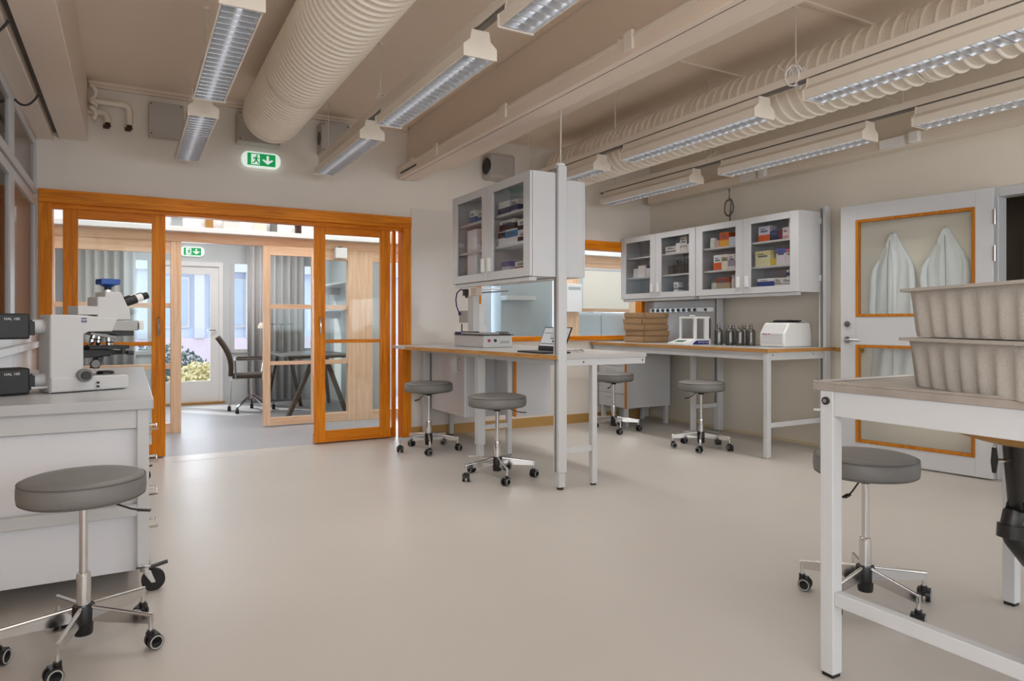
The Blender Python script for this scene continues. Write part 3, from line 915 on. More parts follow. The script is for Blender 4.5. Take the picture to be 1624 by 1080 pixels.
stool0 = make_stool()
stools = [(-0.139, 2.796, 0.965, -32, -15, 'grey round stool in front of the large microscope bench'),
          (2.589, 1.705, 0.965, -28, 190, 'grey round stool behind the stainless steel table leg'),
          (2.34, 4.396, 1.06, -31, -10, 'grey round stool nearest the tall central post'),
          (2.31, 5.63, 1.06, -38, 215, 'grey round stool beside the right orange sliding door'),
          (4.48, 4.52, 1.03, 8, 185, 'grey round stool at the bench with bottles and centrifuge'),
          (4.41, 5.70, 1.03, -40, 215, 'grey round stool by the corner drawer unit')]
for i, (x, y, s, a, lv, lb) in enumerate(stools):
    o = stool0 if i == 0 else copy_tree(stool0)
    o.location = (x, y, 0)
    o.rotation_euler = (0, 0, R(a))
    o.scale = (s, s, 1.0)
    tag(o, lb, 'stool', 'grey height adjustable laboratory stools')
    for ch in o.children:
        if ch.name.startswith('height_lever'):
            ch.rotation_euler = (0, 0, R(lv - a))

# ================================================================ left bench with the large microscope
O = (0.0, 3.22, 0)
t = thing('lab_bench', 'white bench on castors carrying the large microscope', 'bench', O)
MB(O).box(-0.585, 0.088, 3.20, 5.55, 0.770, 0.812).build('worktop', 'bench_top', t, False, 0.004)
for x, y in ((0.028, 3.235), (0.028, 5.47), (-0.57, 3.235), (-0.57, 5.47)):
    b = MB(O).box(x, x + 0.044, y, y + 0.044, 0.115, 0.770)
    lg = b.build('leg', 'white_metal', t, False, 0.003)
    cx, cy = x + 0.03, y + 0.022
    MB(O).box(x - 0.006, x + 0.05, y - 0.006, y + 0.05, 0.105, 0.116).cyl((cx, cy, 0.085), (cx, cy, 0.106), 0.02, n=14) \
        .prism([(cx - 0.012, 0.09), (cx + 0.02, 0.09), (cx + 0.04, 0.036), (cx + 0.022, 0.036)], 'xz', cy - 0.019, cy - 0.014).prism([(cx - 0.012, 0.09), (cx + 0.02, 0.09), (cx + 0.04, 0.036), (cx + 0.022, 0.036)], 'xz', cy + 0.014, cy + 0.019).build('castor_fork', 'chrome', lg, True, 0.002)
    MB(O).cyl((cx + 0.03, cy - 0.012, 0.045), (cx + 0.03, cy + 0.012, 0.045), 0.045, n=26).build('castor_wheel', 'black_rubber', lg)
    MB(O).bar((cx + 0.02, cy, 0.098), (cx + 0.085, cy, 0.112), 0.03, 0.008).build('castor_brake', 'black', lg, False, 0.002)
MB(O).box(-0.526, 0.028, 3.245, 3.275, 0.690, 0.770).build('end_rail', 'white_metal', t, False, 0.002)
MB(O).box(-0.526, 0.028, 3.238, 3.272, 0.325, 0.372).build('end_rail', 'white_metal', t, False, 0.002)
MB(O).box(0.035, 0.062, 3.279, 5.47, 0.700, 0.770).build('side_rail', 'white_metal', t, False, 0.002)
O = (-0.24, 3.28, 0)
t = thing('drawer_unit', 'white drawer unit under the large microscope bench', 'drawer unit', O)
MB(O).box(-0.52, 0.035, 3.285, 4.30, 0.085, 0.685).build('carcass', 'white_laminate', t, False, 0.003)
for zz in (0.02,):
    for x in (-0.45, -0.03):
        for y in (3.36, 4.2):
            MB(O).cyl((x, y + 0.2, 0.030), (x, y + 0.224, 0.030), 0.030, n=18).cyl((x, y + 0.212, 0.05), (x, y + 0.212, 0.086), 0.012, n=10).build('castor_wheel', 'black_rubber', t)
for k, (za, zc) in enumerate(((0.09, 0.23), (0.235, 0.38), (0.385, 0.53), (0.535, 0.68))):
    d = MB(O).box(0.035, 0.052, 3.30, 4.28, za, zc).build('drawer', 'white', t, False, 0.002)
    zz = zc - 0.04
    MB(O).tube([(0.05, 3.55, zz), (0.112, 3.55, zz), (0.112, 3.70, zz), (0.05, 3.70, zz)], 0.006, 6).build('drawer_handle', 'chrome', d)

# ================================================================ central bench
O = (2.85, 3.85, 0)
t = thing('lab_bench', 'central white bench carrying the digital microscope and laptop', 'bench', O)
top = [(2.21, 5.95), (2.40, 4.62), (2.47, 4.06), (2.50, 3.84), (3.27, 3.84), (3.27, 6.30), (2.21, 6.30)]
tp = MB(O).prism(top, 'xy', 0.880, 0.910).build('worktop', 'worktop', t, False, 0.002)
eb = MB(O)
for a, c in zip(top[:3], top[1:4]):
    eb.bar((a[0] - 0.002, a[1], 0.893), (c[0] - 0.002, c[1], 0.893), 0.006, 0.030)
eb.build('edge_band', 'edge', tp, False)
for y, zt in ((3.87, 2.185), (5.08, 0.88), (6.27, 0.88)):
    p = MB(O).box(2.508, 2.576, y - 0.034, y + 0.034, 0.115, zt).build('post', 'white_metal', t, False, 0.005)
    MB(O).box(2.516, 2.568, y - 0.026, y + 0.026, 0.016, 0.115).build('post_foot', 'white_metal', p, False, 0.003)
    MB(O).cyl((2.542, y, 0.0), (2.542, y, 0.017), 0.022, n=14).build('levelling_foot', 'black', p)
    if zt > 1:
        MB(O).box(2.502, 2.508, y - 0.006, y + 0.006, 0.12, zt - 0.02).build('slot', 'mid_grey', p, False)
        MB(O).lathe([(0.036, 0), (0.036, 0.01), (0.022, 0.022), (0.001, 0.024)], (2.542, y, zt), n=20).build('post_cap', 'white_plastic', p)
    l = MB(O).box(2.795, 2.837, y - 0.021, y + 0.021, 0.012, 0.845).build('leg', 'white_metal', t, False, 0.003)
    MB(O).cyl((2.816, y, 0.0), (2.816, y, 0.013), 0.021, n=14).build('levelling_foot', 'black', l)
    MB(O).box(2.576, 2.795, y - 0.013, y + 0.013, 0.238, 0.278).build('foot_rail', 'white_metal', t, False, 0.002)
    a = MB(O).box(2.576, 3.265, y - 0.022, y + 0.006, 0.832, 0.880).build('apron', 'white_metal', t, False, 0.003)
    for x in (2.72, 3.24):
        MB(O).cyl((x, y - 0.024, 0.857), (x, y - 0.02, 0.857), 0.006, n=10).build('bolt', 'dark_grey', a)
MB(O).box(2.52, 2.545, 3.90, 6.24, 0.835, 0.880).build('side_apron', 'white_metal', t, False, 0.002)
O = (2.95, 5.8, 0.29)
t = thing('hanging_cabinet', 'white cabinet hung under the central bench beside the sliding door', 'cabinet', O)
MB(O).box(2.60, 3.15, 5.46, 6.22, 0.285, 0.83).build('carcass', 'white', t, False, 0.003)
d = MB(O).box(2.582, 2.60, 5.465, 6.215, 0.287, 0.828).build('door', 'white_gloss', t, False, 0.002)
MB(O).tube([(2.585, 5.55, 0.70), (2.557, 5.55, 0.70), (2.557, 5.55, 0.80), (2.585, 5.55, 0.80)], 0.005, 6).build('handle', 'chrome', d)
O = (3.15, 5.4, 0.3)
t = thing('hanging_cabinet', 'white cabinet with orange edge strip under the central bench', 'cabinet', O)
MB(O).box(2.905, 3.262, 5.115, 5.45, 0.315, 0.83).build('carcass', 'white', t, False, 0.003)
d = MB(O).box(2.887, 2.905, 5.12, 5.445, 0.317, 0.828).build('door', 'white', t, False, 0.002)
MB(O).box(2.884, 2.908, 5.108, 5.1145, 0.315, 0.83).build('edge_strip', 'wood_v', d, False)

# ================================================================ right bench along the wall
O = (4.95, 3.86, 0)
t = thing('lab_bench', 'long white bench with ochre edge along the right wall', 'bench', O)
tp = MB(O).box(4.565, 5.43, 3.86, 6.325, 0.880, 0.910).build('worktop', 'worktop', t, False, 0.002)
MB(O).box(4.559, 4.565, 3.856, 6.325, 0.880, 0.910).build('edge_band', 'edge', tp, False)
MB(O).box(4.559, 5.43, 3.852, 3.86, 0.880, 0.910).build('edge_band', 'edge_x', tp, False)
MB(O).box(4.585, 4.61, 3.91, 6.30, 0.815, 0.880).build('front_apron', 'white_metal', t, False, 0.002)
for y, zt in ((3.89, 2.145), (5.13, 2.13), (6.29, 0.88)):
    p = MB(O).box(5.295, 5.365, y - 0.035, y + 0.035, 0.016, zt).build('post', 'white_metal', t, False, 0.005)
    MB(O).cyl((5.33, y, 0.0), (5.33, y, 0.017), 0.022, n=14).build('levelling_foot', 'mid_grey', p)
    MB(O).box(5.285, 5.295, y - 0.008, y + 0.008, 0.3, zt - 0.02).build('slot', 'mid_grey', p, False)
    lx = 4.575 if y < 4 else 4.955
    l = MB(O).box(lx, lx + 0.044, y - 0.022, y + 0.022, 0.012, 0.880).build('leg', 'white_metal', t, False, 0.003)
    MB(O).cyl((lx + 0.022, y, 0.0), (lx + 0.022, y, 0.013), 0.02, n=14).build('levelling_foot', 'chrome', l)
    MB(O).box(lx + 0.044, 5.295, y - 0.014, y + 0.014, 0.255, 0.295).build('foot_rail', 'white_metal', t, False, 0.002)
    a = MB(O).box(4.619, 5.295, y - 0.020, y + 0.006, 0.815, 0.880).build('apron', 'white_metal', t, False, 0.002)
    for x in (4.64, 5.15):
        MB(O).cyl((x, y - 0.022, 0.857), (x, y - 0.018, 0.857), 0.006, n=10).build('bolt', 'dark_grey', a)
MB(O).box(5.405, 5.425, 5.155, 6.325, 0.912, 1.37).build('back_panel', 'white_gloss', t, False, 0.002)
t = thing('wall_ledge', 'short ochre wooden ledge on the wall beside the tall post', 'ledge', (5.43, 3.72, 0.875))
MB((5.43, 3.72, 0.875)).box(5.405, XR, 3.60, 3.835, 0.872, 0.908).build('ledge_board', 'ochre', t, False, 0.003)

O = (4.95, 6.0, 0.2)
t = thing('drawer_unit', 'white drawer unit with orange edge strip in the far corner', 'drawer unit', O)
MB(O).box(4.655, 5.28, 5.80, 6.265, 0.20, 0.81).build('carcass', 'white', t, False, 0.003)
for k in range(4):
    za = 0.205 + k * 0.151
    d = MB(O).box(4.637, 4.655, 5.80, 6.26, za, za + 0.146).build('drawer', 'white', t, False, 0.002)
    MB(O).tube([(4.64, 5.97, za + 0.10), (4.612, 5.97, za + 0.10), (4.612, 6.09, za + 0.10), (4.64, 6.09, za + 0.10)], 0.005, 6).build('drawer_handle', 'chrome', d)
MB(O).box(4.635, 4.656, 5.790, 5.7995, 0.20, 0.81).build('edge_strip', 'wood_v', t, False)
for y in (5.83, 6.23):
    MB(O).box(4.66, 4.70, y - 0.02, y + 0.02, 0.0, 0.20).build('leg', 'white_metal', t, False)
    MB(O).box(5.22, 5.26, y - 0.02, y + 0.02, 0.0, 0.20).build('leg', 'white_metal', t, False)

# ================================================================ wall cabinets with glass doors
def wall_cabinet(label, loc, rz, wd, dp, ht, shelves=(0.34, 0.66), mat_d='white', group='white cabinets with glass doors', cover=True):
    """local frame: front at y=0 facing -y, x across, z up"""
    t = thing('wall_cabinet', label, 'cabinet', loc, rz, group)
    th = 0.018
    b = MB()
    b.box(0, th, 0.02, dp, 0, ht).box(wd - th, wd, 0.02, dp, 0, ht).box(th, wd - th, 0.02, dp, 0, 0.050).box(th, wd - th, 0.02, dp, ht - th, ht).box(th, wd - th, dp - 0.008, dp, th, ht - th)
    b.build('carcass', 'white', t, False, 0.002)
    MB().box(wd / 2 - 0.009, wd / 2 + 0.009, 0.03, dp - 0.008, th, ht - th).build('divider', 'white', t, False)
    for s in shelves:
        MB().box(th, wd / 2 - 0.009, 0.035, dp - 0.01, ht * s - 0.009, ht * s + 0.009).build('shelf', 'white', t, False, 0.002)
        MB().box(wd / 2 + 0.009, wd - th, 0.035, dp - 0.01, ht * s - 0.009, ht * s + 0.009).build('shelf', 'white', t, False, 0.002)
    for k in range(2):
        x0, x1 = (0.002, wd / 2 - 0.0015) if k == 0 else (wd / 2 + 0.0015, wd - 0.002)
        sw = 0.088
        b = MB()
        b.box(x0, x0 + sw, 0, 0.018, 0.002, ht - 0.002).box(x1 - sw, x1, 0, 0.018, 0.002, ht - 0.002)
        b.box(x0 + sw, x1 - sw, 0, 0.018, 0.002, 0.062).box(x0 + sw, x1 - sw, 0, 0.018, ht - 0.062, ht - 0.002)
        d = b.build('door', 'white', t, False, 0.002)
        MB().box(x0 + sw, x1 - sw, 0.007, 0.011, 0.062, ht - 0.062).build('pane', 'glass_cab', d, False)
        hx = x1 - 0.05 if k == 0 else x0 + 0.05
        MB().box(hx - 0.016, hx + 0.016, -0.022, 0, 0.065, 0.165).build('handle', 'white_plastic', d, False, 0.004)
    return t
CC = wall_cabinet('central white wall cabinet with two glass doors on tall post', (2.300, 5.10, 1.435), R(-90), 1.24, 0.20, 0.70)
CB = wall_cabinet('white cabinet backing onto the central one, facing the windows', (2.742, 3.86, 1.435), R(90), 1.24, 0.158, 0.66)
RC1 = wall_cabinet('right wall cabinet nearer the coats, full of medicine boxes', (5.00, 5.12, 1.392), R(-90), 1.22, 0.29, 0.705)
RC2 = wall_cabinet('right wall cabinet farther away, with test tubes inside', (5.00, 6.325, 1.392), R(-90), 1.20, 0.29, 0.705)
for c, wd, dp in ((CC, 1.24, 0.20), (RC1, 1.22, 0.29), (RC2, 1.20, 0.29)):
    MB().box(0.03, wd - 0.03, 0.012, 0.07, -0.028, -0.001).build('pelmet', 'white_metal', c, False, 0.003)
for z in (0.10, 0.60):
    MB().box(1.22, 1.232, 0.27, 0.285, z, z + 0.05).build('bracket', 'white_metal', RC1, False)

# contents: each box is a thing of its own; (cabinet, door, shelf, position 0..1, w, h, d, colour, band colour)
DOORN = {('C', 0): 'left door of the central cabinet', ('C', 1): 'right door of the central cabinet', ('F', 0): 'far cabinet, first door', ('F', 1): 'far cabinet, second door',
         ('N', 0): 'near cabinet, third door', ('N', 1): 'near cabinet, fourth door'}
SHELFN = {0: 'bottom', 1: 'middle', 2: 'top'}
CABS = {'C': (CC, 1.24, 0.20, 0.70), 'N': (RC1, 1.22, 0.29, 0.705), 'F': (RC2, 1.20, 0.29, 0.705)}
CMAT = {}
def cmat(rgb):
    if rgb not in CMAT:
        CMAT[rgb] = mat('carton_print_%d_%d_%d' % rgb, rgb, 0.55)
    return CMAT[rgb]
LAST = {}
def shelf_box(cab, door, shelf, u, w, h, d, col, band, look, bandz=(0.0, 0.4), z_off=0.0, yoff=0.0, shape='carton', where=''):
    root, wd, dp, ht = CABS[cab]
    x0 = 0.09 if door == 0 else wd / 2 + 0.09
    xs = wd / 2 - 0.18
    z = (0.0505 if shelf == 0 else ht * (0.34 if shelf == 1 else 0.66) + 0.009) + z_off
    lx = x0 + xs * u
    if z_off == 0:
        key = (cab, door, shelf)
        lx = max(lx, LAST.get(key, -1) + 0.003 + w / 2)
        LAST[key] = lx + w / 2
    ly = 0.05 + yoff
    ang = root.rotation_euler[2]
    p = Vector(root.location) + Matrix.Rotation(ang, 3, 'Z') @ Vector((lx, ly, z))
    lb = '%s, %s%s shelf, %s' % (look, where, SHELFN[shelf], DOORN[(cab, door)])
    t = thing('medicine_box' if shape == 'carton' else shape, lb, 'box' if shape == 'carton' else 'jar', p, ang, 'packages inside the glass cabinets')
    d = min(d, dp - 0.075 - yoff)
    if shape == 'carton':
        b = MB().box(-w / 2, w / 2, 0, d, 0, h).build('carton', cmat(col), t, False, 0.0015)
        if band:
            MB().box(-w / 2 - 0.0008, w / 2 + 0.0008, -0.0008, d * 0.98, h * bandz[0] + 0.0005, h * bandz[1]).build('printed_band', cmat(band), t, False)
            MB().box(-w * 0.30, w * 0.32, -0.0016, 0, h * 0.60, h * 0.70).box(-w * 0.30, w * 0.1, -0.0016, 0, h * 0.76, h * 0.82).build('printed_lines', cmat((96, 100, 116)), t, False)
    else:
        MB().lathe([(w * 0.46, 0), (w * 0.5, 0.004), (w * 0.5, h * 0.72), (w * 0.44, h * 0.78)], (0, w / 2, 0), n=20).build('jar_body', cmat(col), t)
        MB().lathe([(w * 0.46, h * 0.78), (w * 0.46, h), (w * 0.40, h)], (0, w / 2, 0), n=20).build('lid', cmat(band or (225, 225, 225)), t)
    return t
WH, OW = (226, 228, 230), (214, 210, 202)
BL, NV, OR, RD, YL, PK, GN = (40, 84, 160), (40, 44, 96), (214, 92, 36), (150, 44, 56), (222, 214, 168), (206, 150, 150), (120, 150, 130)
# central cabinet, left door
shelf_box('C', 0, 2, 0.42, 0.10, 0.10, 0.08, WH, BL, 'white box with blue lower half', (0.0, 0.5))
shelf_box('C', 0, 2, 0.74, 0.10, 0.075, 0.08, OW, (70, 100, 160), 'squat white and blue box', (0.0, 0.45))
shelf_box('C', 0, 0, 0.40, 0.17, 0.37, 0.09, (236, 238, 242), None, 'tall plain white box')
shelf_box('C', 0, 1, 0.86, 0.10, 0.15, 0.09, PK, (190, 110, 110), 'pink box', (0.1, 0.5), where='right end, ')
# central cabinet, right door
shelf_box('C', 1, 2, 0.17, 0.17, 0.045, 0.10, OW, NV, 'flat white box, lower of two', (0.0, 1.0), where='')
shelf_box('C', 1, 2, 0.17, 0.16, 0.045, 0.10, WH, None, 'flat white box, upper of two', z_off=0.0465)
shelf_box('C', 1, 2, 0.52, 0.10, 0.085, 0.10, OW, NV, 'white box with dark violet stripe', (0.1, 0.55))
shelf_box('C', 1, 2, 0.92, 0.07, 0.15, 0.08, OW, None, 'upright cream box at the right end')
shelf_box('C', 1, 1, 0.10, 0.10, 0.10, 0.10, WH, (30, 30, 60), 'white box with black print, lower left', (0.55, 0.95))
shelf_box('C', 1, 1, 0.40, 0.18, 0.105, 0.10, WH, (30, 130, 196), 'white box with bright blue print', (0.45, 0.9))
shelf_box('C', 1, 1, 0.28, 0.22, 0.07, 0.09, OW, (36, 40, 60), 'white and navy box lying on others', (0.0, 0.6), z_off=0.1075)
shelf_box('C', 1, 1, 0.80, 0.15, 0.075, 0.10, WH, (30, 30, 36), 'white box with black squares, lower of two', (0.1, 0.5))
shelf_box('C', 1, 1, 0.80, 0.15, 0.08, 0.10, WH, (34, 34, 40), 'white box with black squares, upper of two', (0.1, 0.5), z_off=0.0765)
shelf_box('C', 1, 0, 0.24, 0.12, 0.085, 0.09, (196, 196, 216), (80, 80, 150), 'lilac box', (0.5, 0.95))
shelf_box('C', 1, 0, 0.76, 0.19, 0.065, 0.10, (206, 214, 208), (140, 60, 60), 'pale green box with red print', (0.0, 0.45))
# far cabinet
shelf_box('F', 0, 1, 0.28, 0.08, 0.10, 0.09, WH, None, 'small plain white box')
shelf_box('F', 0, 1, 0.50, 0.11, 0.13, 0.10, (236, 232, 230), None, 'larger plain white box')
shelf_box('F', 0, 1, 0.70, 0.075, 0.12, 0.08, WH, NV, 'white jar with navy label', shape='labelled_jar')
shelf_box('F', 0, 1, 0.88, 0.065, 0.12, 0.08, WH, (44, 44, 60), 'white jar with dark lid', shape='labelled_jar')
shelf_box('F', 0, 0, 0.93, 0.05, 0.10, 0.06, (232, 232, 232), None, 'small white pot', shape='plain_jar')
shelf_box('F', 1, 2, 0.22, 0.16, 0.075, 0.10, OW, (90, 92, 100), 'flat white box with grey print', (0.2, 0.35))
shelf_box('F', 1, 2, 0.42, 0.06, 0.10, 0.08, WH, None, 'narrow white box')
shelf_box('F', 1, 2, 0.60, 0.10, 0.16, 0.10, OW, (150, 150, 150), 'tall white box', (0.3, 0.4))
shelf_box('F', 1, 2, 0.86, 0.15, 0.11, 0.10, (206, 212, 226), NV, 'blue and white box', (0.7, 1.0))
shelf_box('F', 1, 0, 0.42, 0.07, 0.11, 0.07, WH, (130, 130, 130), 'small white box beside glass flask', (0.3, 0.5))
# near cabinet, third door
shelf_box('N', 0, 2, 0.18, 0.085, 0.10, 0.08, (212, 218, 208), None, 'pale green jar', shape='plain_jar')
shelf_box('N', 0, 2, 0.34, 0.06, 0.07, 0.07, (208, 168, 160), None, 'small pink box')
shelf_box('N', 0, 2, 0.53, 0.115, 0.14, 0.09, (228, 170, 60), OR, 'orange and yellow box', (0.45, 0.95))
shelf_box('N', 0, 2, 0.78, 0.085, 0.085, 0.08, (202, 212, 224), None, 'pale blue box')
shelf_box('N', 0, 2, 0.93, 0.05, 0.06, 0.07, (70, 74, 90), None, 'small dark blue box')
shelf_box('N', 0, 1, 0.36, 0.10, 0.15, 0.09, WH, OR, 'white box with orange lower half', (0.0, 0.5))
shelf_box('N', 0, 1, 0.55, 0.08, 0.15, 0.09, (226, 222, 206), (176, 160, 120), 'cream box with tan print', (0.55, 0.8))
shelf_box('N', 0, 1, 0.74, 0.09, 0.145, 0.09, (216, 212, 216), (160, 150, 160), 'mauve grey box', (0.2, 0.6))
shelf_box('N', 0, 1, 0.93, 0.08, 0.12, 0.09, (206, 214, 206), (110, 140, 120), 'pale green box', (0.2, 0.4))
shelf_box('N', 0, 0, 0.22, 0.09, 0.10, 0.08, (200, 204, 190), (110, 120, 100), 'grey green jar', shape='labelled_jar')
shelf_box('N', 0, 0, 0.50, 0.17, 0.12, 0.10, (176, 160, 130), (150, 60, 50), 'brown bag with red top', (0.6, 1.0))
shelf_box('N', 0, 0, 0.80, 0.075, 0.14, 0.08, (212, 208, 206), (190, 186, 184), 'pale jar', shape='labelled_jar')
# near cabinet, fourth door
shelf_box('N', 1, 2, 0.26, 0.125, 0.14, 0.10, (206, 202, 220), OR, 'lilac box with orange base', (0.0, 0.42))
shelf_box('N', 1, 2, 0.51, 0.09, 0.085, 0.09, (44, 56, 96), (30, 40, 70), 'dark navy box', (0.0, 0.3))
shelf_box('N', 1, 2, 0.64, 0.04, 0.085, 0.09, (110, 40, 60), None, 'thin maroon box')
shelf_box('N', 1, 2, 0.76, 0.06, 0.10, 0.08, (222, 206, 202), PK, 'pale pink box', (0.0, 0.3))
shelf_box('N', 1, 2, 0.93, 0.10, 0.22, 0.10, (226, 222, 214), None, 'tall cream box')
shelf_box('N', 1, 1, 0.22, 0.17, 0.14, 0.10, (226, 220, 176), (214, 206, 150), 'large pale yellow box', (0.7, 0.95))
shelf_box('N', 1, 1, 0.44, 0.06, 0.06, 0.09, (206, 180, 60), None, 'small mustard box')
shelf_box('N', 1, 1, 0.60, 0.10, 0.145, 0.10, (216, 214, 220), (90, 100, 170), 'white box with blue top', (0.7, 1.0))
shelf_box('N', 1, 1, 0.76, 0.08, 0.135, 0.10, (222, 216, 216), (196, 110, 120), 'white box with pink top', (0.75, 1.0))
shelf_box('N', 1, 0, 0.30, 0.19, 0.085, 0.10, (230, 230, 234), (36, 66, 140), 'broad white box with blue front', (0.0, 0.68))
shelf_box('N', 1, 0, 0.54, 0.07, 0.085, 0.08, OW, (150, 150, 150), 'small white carton', (0.3, 0.5))
shelf_box('N', 1, 0, 0.76, 0.11, 0.08, 0.10, WH, (170, 170, 176), 'white carton left of violet one', (0.3, 0.45))
shelf_box('N', 1, 0, 0.92, 0.08, 0.065, 0.10, (206, 204, 214), NV, 'violet and white carton on top', (0.2, 0.7), z_off=0.0815)
shelf_box('N', 1, 0, 0.93, 0.08, 0.078, 0.10, WH, None, 'plain carton at right end')

# test tubes in a wire rack and a glass flask in the far cabinet
p0 = Vector(RC2.location)
rk = p0 + Vector((0.06, -0.945, 0.705 * 0.34 + 0.009))
t = thing('test_tube_rack', 'dark wire test tube rack on the middle cabinet shelf', 'rack', rk)
b = MB()
for z in (0.004, 0.09):
    b.tube([(0, -0.19, z), (0.07, -0.19, z), (0.07, 0.19, z), (0, 0.19, z)], 0.0025, 5, True)
    for i in range(7):
        y = -0.16 + i * 0.053
        b.bar((0, y, z), (0.07, y, z), 0.003, 0.003)
for x in (0, 0.07):
    for y in (-0.19, 0, 0.19):
        b.bar((x, y, 0.0), (x, y, 0.092), 0.004, 0.004, (1, 0, 0))
b.build('wire_frame', 'dark_grey', t)
nth = ['first', 'second', 'third', 'fourth', 'fifth', 'sixth', 'seventh']
for i, hh in enumerate((0.10, 0.15, 0.16, 0.20, 0.15, 0.21, 0.20)):
    tt = thing('test_tube', '%s glass test tube from the left in the wire rack' % nth[i], 'test tube', rk + Vector((0.035, 0.16 - i * 0.053, 0.006)), 0, 'test tubes in the wire rack')
    MB().lathe([(0.001, 0), (0.008, 0.003), (0.011, 0.012), (0.011, hh - 0.008), (0.0125, hh - 0.006), (0.0125, hh)], n=14, cap=False).build('tube_glass', 'glass_bottle', tt)
    MB().cyl((0, 0, hh - 0.014), (0, 0, hh), 0.0128, n=14).build('stopper', 'dark_grey', tt)
fp = p0 + Vector((0.13, -1.03, 0.0505))
t = thing('glass_flask', 'round bellied glass flask on the bottom cabinet shelf', 'flask', fp)
MB().lathe([(0.05, 0), (0.085, 0.012), (0.095, 0.045), (0.085, 0.085), (0.05, 0.115), (0.02, 0.13), (0.018, 0.16), (0.024, 0.165)], n=28, cap=False).build('flask_glass', 'glass_bottle', t)
MB().lathe([(0.019, 0.150), (0.025, 0.156), (0.025, 0.175), (0.01, 0.18)], n=16).build('stopper', 'dark_grey', t)

# ================================================================ large microscope on the left bench
MA = R(21)
ms = thing('microscope', 'large white research microscope with blue camera on top', 'microscope', (-0.358, 3.611, 0.812), MA)
# local: x along the stand (front to the right), y into the depth, z up
def pris(name, pts, y0, y1, m, parent=ms, bevel=0.004):
    return MB().prism(pts, 'xz', y0, y1).build(name, m, parent, False, bevel)
pris('stand_base', [(0.058, 0.004), (0.382, 0.004), (0.384, 0.060), (0.372, 0.070), (0.19, 0.072), (0.058, 0.072)], -0.004, 0.18, 'scope_white', bevel=0.008)
pris('stand_column', [(0.058, 0.0), (0.19, 0.06), (0.19, 0.262), (0.21, 0.274), (0.312, 0.274), (0.335, 0.336), (0.17, 0.352), (0.058, 0.352)], 0.003, 0.16, 'scope_white', bevel=0.006)
pris('column_cover', [(0.056, 0.001), (0.066, 0.001), (0.066, 0.345), (0.056, 0.345)], 0.008, 0.156, 'scope_white', bevel=0.008)
pris('upper_arm', [(0.168, 0.352), (0.168, 0.392), (0.252, 0.392), (0.252, 0.352)], 0.008, 0.15, 'scope_white')
pris('tube_head', [(0.250, 0.336), (0.250, 0.437), (0.283, 0.437), (0.283, 0.462), (0.352, 0.462), (0.362, 0.440), (0.392, 0.372), (0.394, 0.328), (0.250, 0.328)], 0.012, 0.145, 'scope_white', bevel=0.006)
pris('nosepiece_housing', [(0.312, 0.278), (0.43, 0.278), (0.43, 0.318), (0.40, 0.326), (0.312, 0.326)], 0.006, 0.15, 'scope_grey')
pris('slider_end', [(0.432, 0.282), (0.458, 0.282), (0.458, 0.326), (0.432, 0.326)], 0.02, 0.135, 'white_plastic', bevel=0.003)
MB().box(0.425, 0.429, 0.003, 0.007, 0.284, 0.316).build('slot', 'black', ms, False)
pris('turret_mount', [(0.236, 0.276), (0.42, 0.276), (0.42, 0.252), (0.35, 0.252), (0.33, 0.262), (0.24, 0.270)], 0.04, 0.14, 'dark_grey', bevel=0.002)
MB().obox((0.288, 0.09, 0.255), (1, 0, -0.2), (0, 1, 0), (0.2, 0, 1), 0.055, 0.045, 0.006).build('revolving_nosepiece', 'scope_grey', ms, False, 0.002)
for dx, dz, yy, ln in ((-0.04, -0.34, 0.06, 0.052), (-0.008, -0.12, 0.085, 0.046), (0.028, 0.03, 0.06, 0.058), (0.05, 0.10, 0.10, 0.052)):
    a = Vector((0.288 + dx * 0.9, yy, 0.252 - dx * 0.2))
    d = Vector((dz, 0, -1)).normalized()
    ob = MB().cyl(a, a + d * ln * 0.7, 0.0125, n=16).cyl(a + d * ln * 0.7, a + d * ln, 0.0115, 0.006, n=16).build('objective', 'chrome', ms)
    MB().cyl(a + d * ln * 0.35, a + d * ln * 0.46, 0.0130, n=16).build('objective_band', 'black', ob)
# eyepieces
for yy in (0.06, 0.12):
    a = Vector((0.372, yy, 0.408))
    d = Vector((0.36, 0, 0.135)).normalized()
    e = MB().cyl(a - d * 0.02, a + d * 0.068, 0.0215, n=20).build('eyepiece_tube', 'black', ms)
    MB().cyl(a + d * 0.068, a + d * 0.098, 0.019, n=20).build('eyepiece_collar', 'white_plastic', e)
    MB().cyl(a + d * 0.098, a + d * 0.126, 0.0175, 0.0165, n=20).build('eye_cup', 'black_rubber', e)
# blue camera
cb = MB().prism([(0.280, 0.498), (0.363, 0.498), (0.363, 0.518), (0.361, 0.525), (0.282, 0.525), (0.280, 0.518)], 'xz', 0.05, 0.13).build('camera_body', 'blue', ms, False, 0.003)
MB().lathe([(0.016, 0.485), (0.040, 0.4985)], (0.3215, 0.09, 0), n=24).build('camera_cone', 'blue', cb)
MB().cyl((0.3215, 0.09, 0.472), (0.3215, 0.09, 0.487), 0.0155, n=20).build('camera_neck', 'black', cb)
MB().cyl((0.3215, 0.09, 0.462), (0.3215, 0.09, 0.473), 0.022, n=24).build('camera_mount', 'silver', ms)
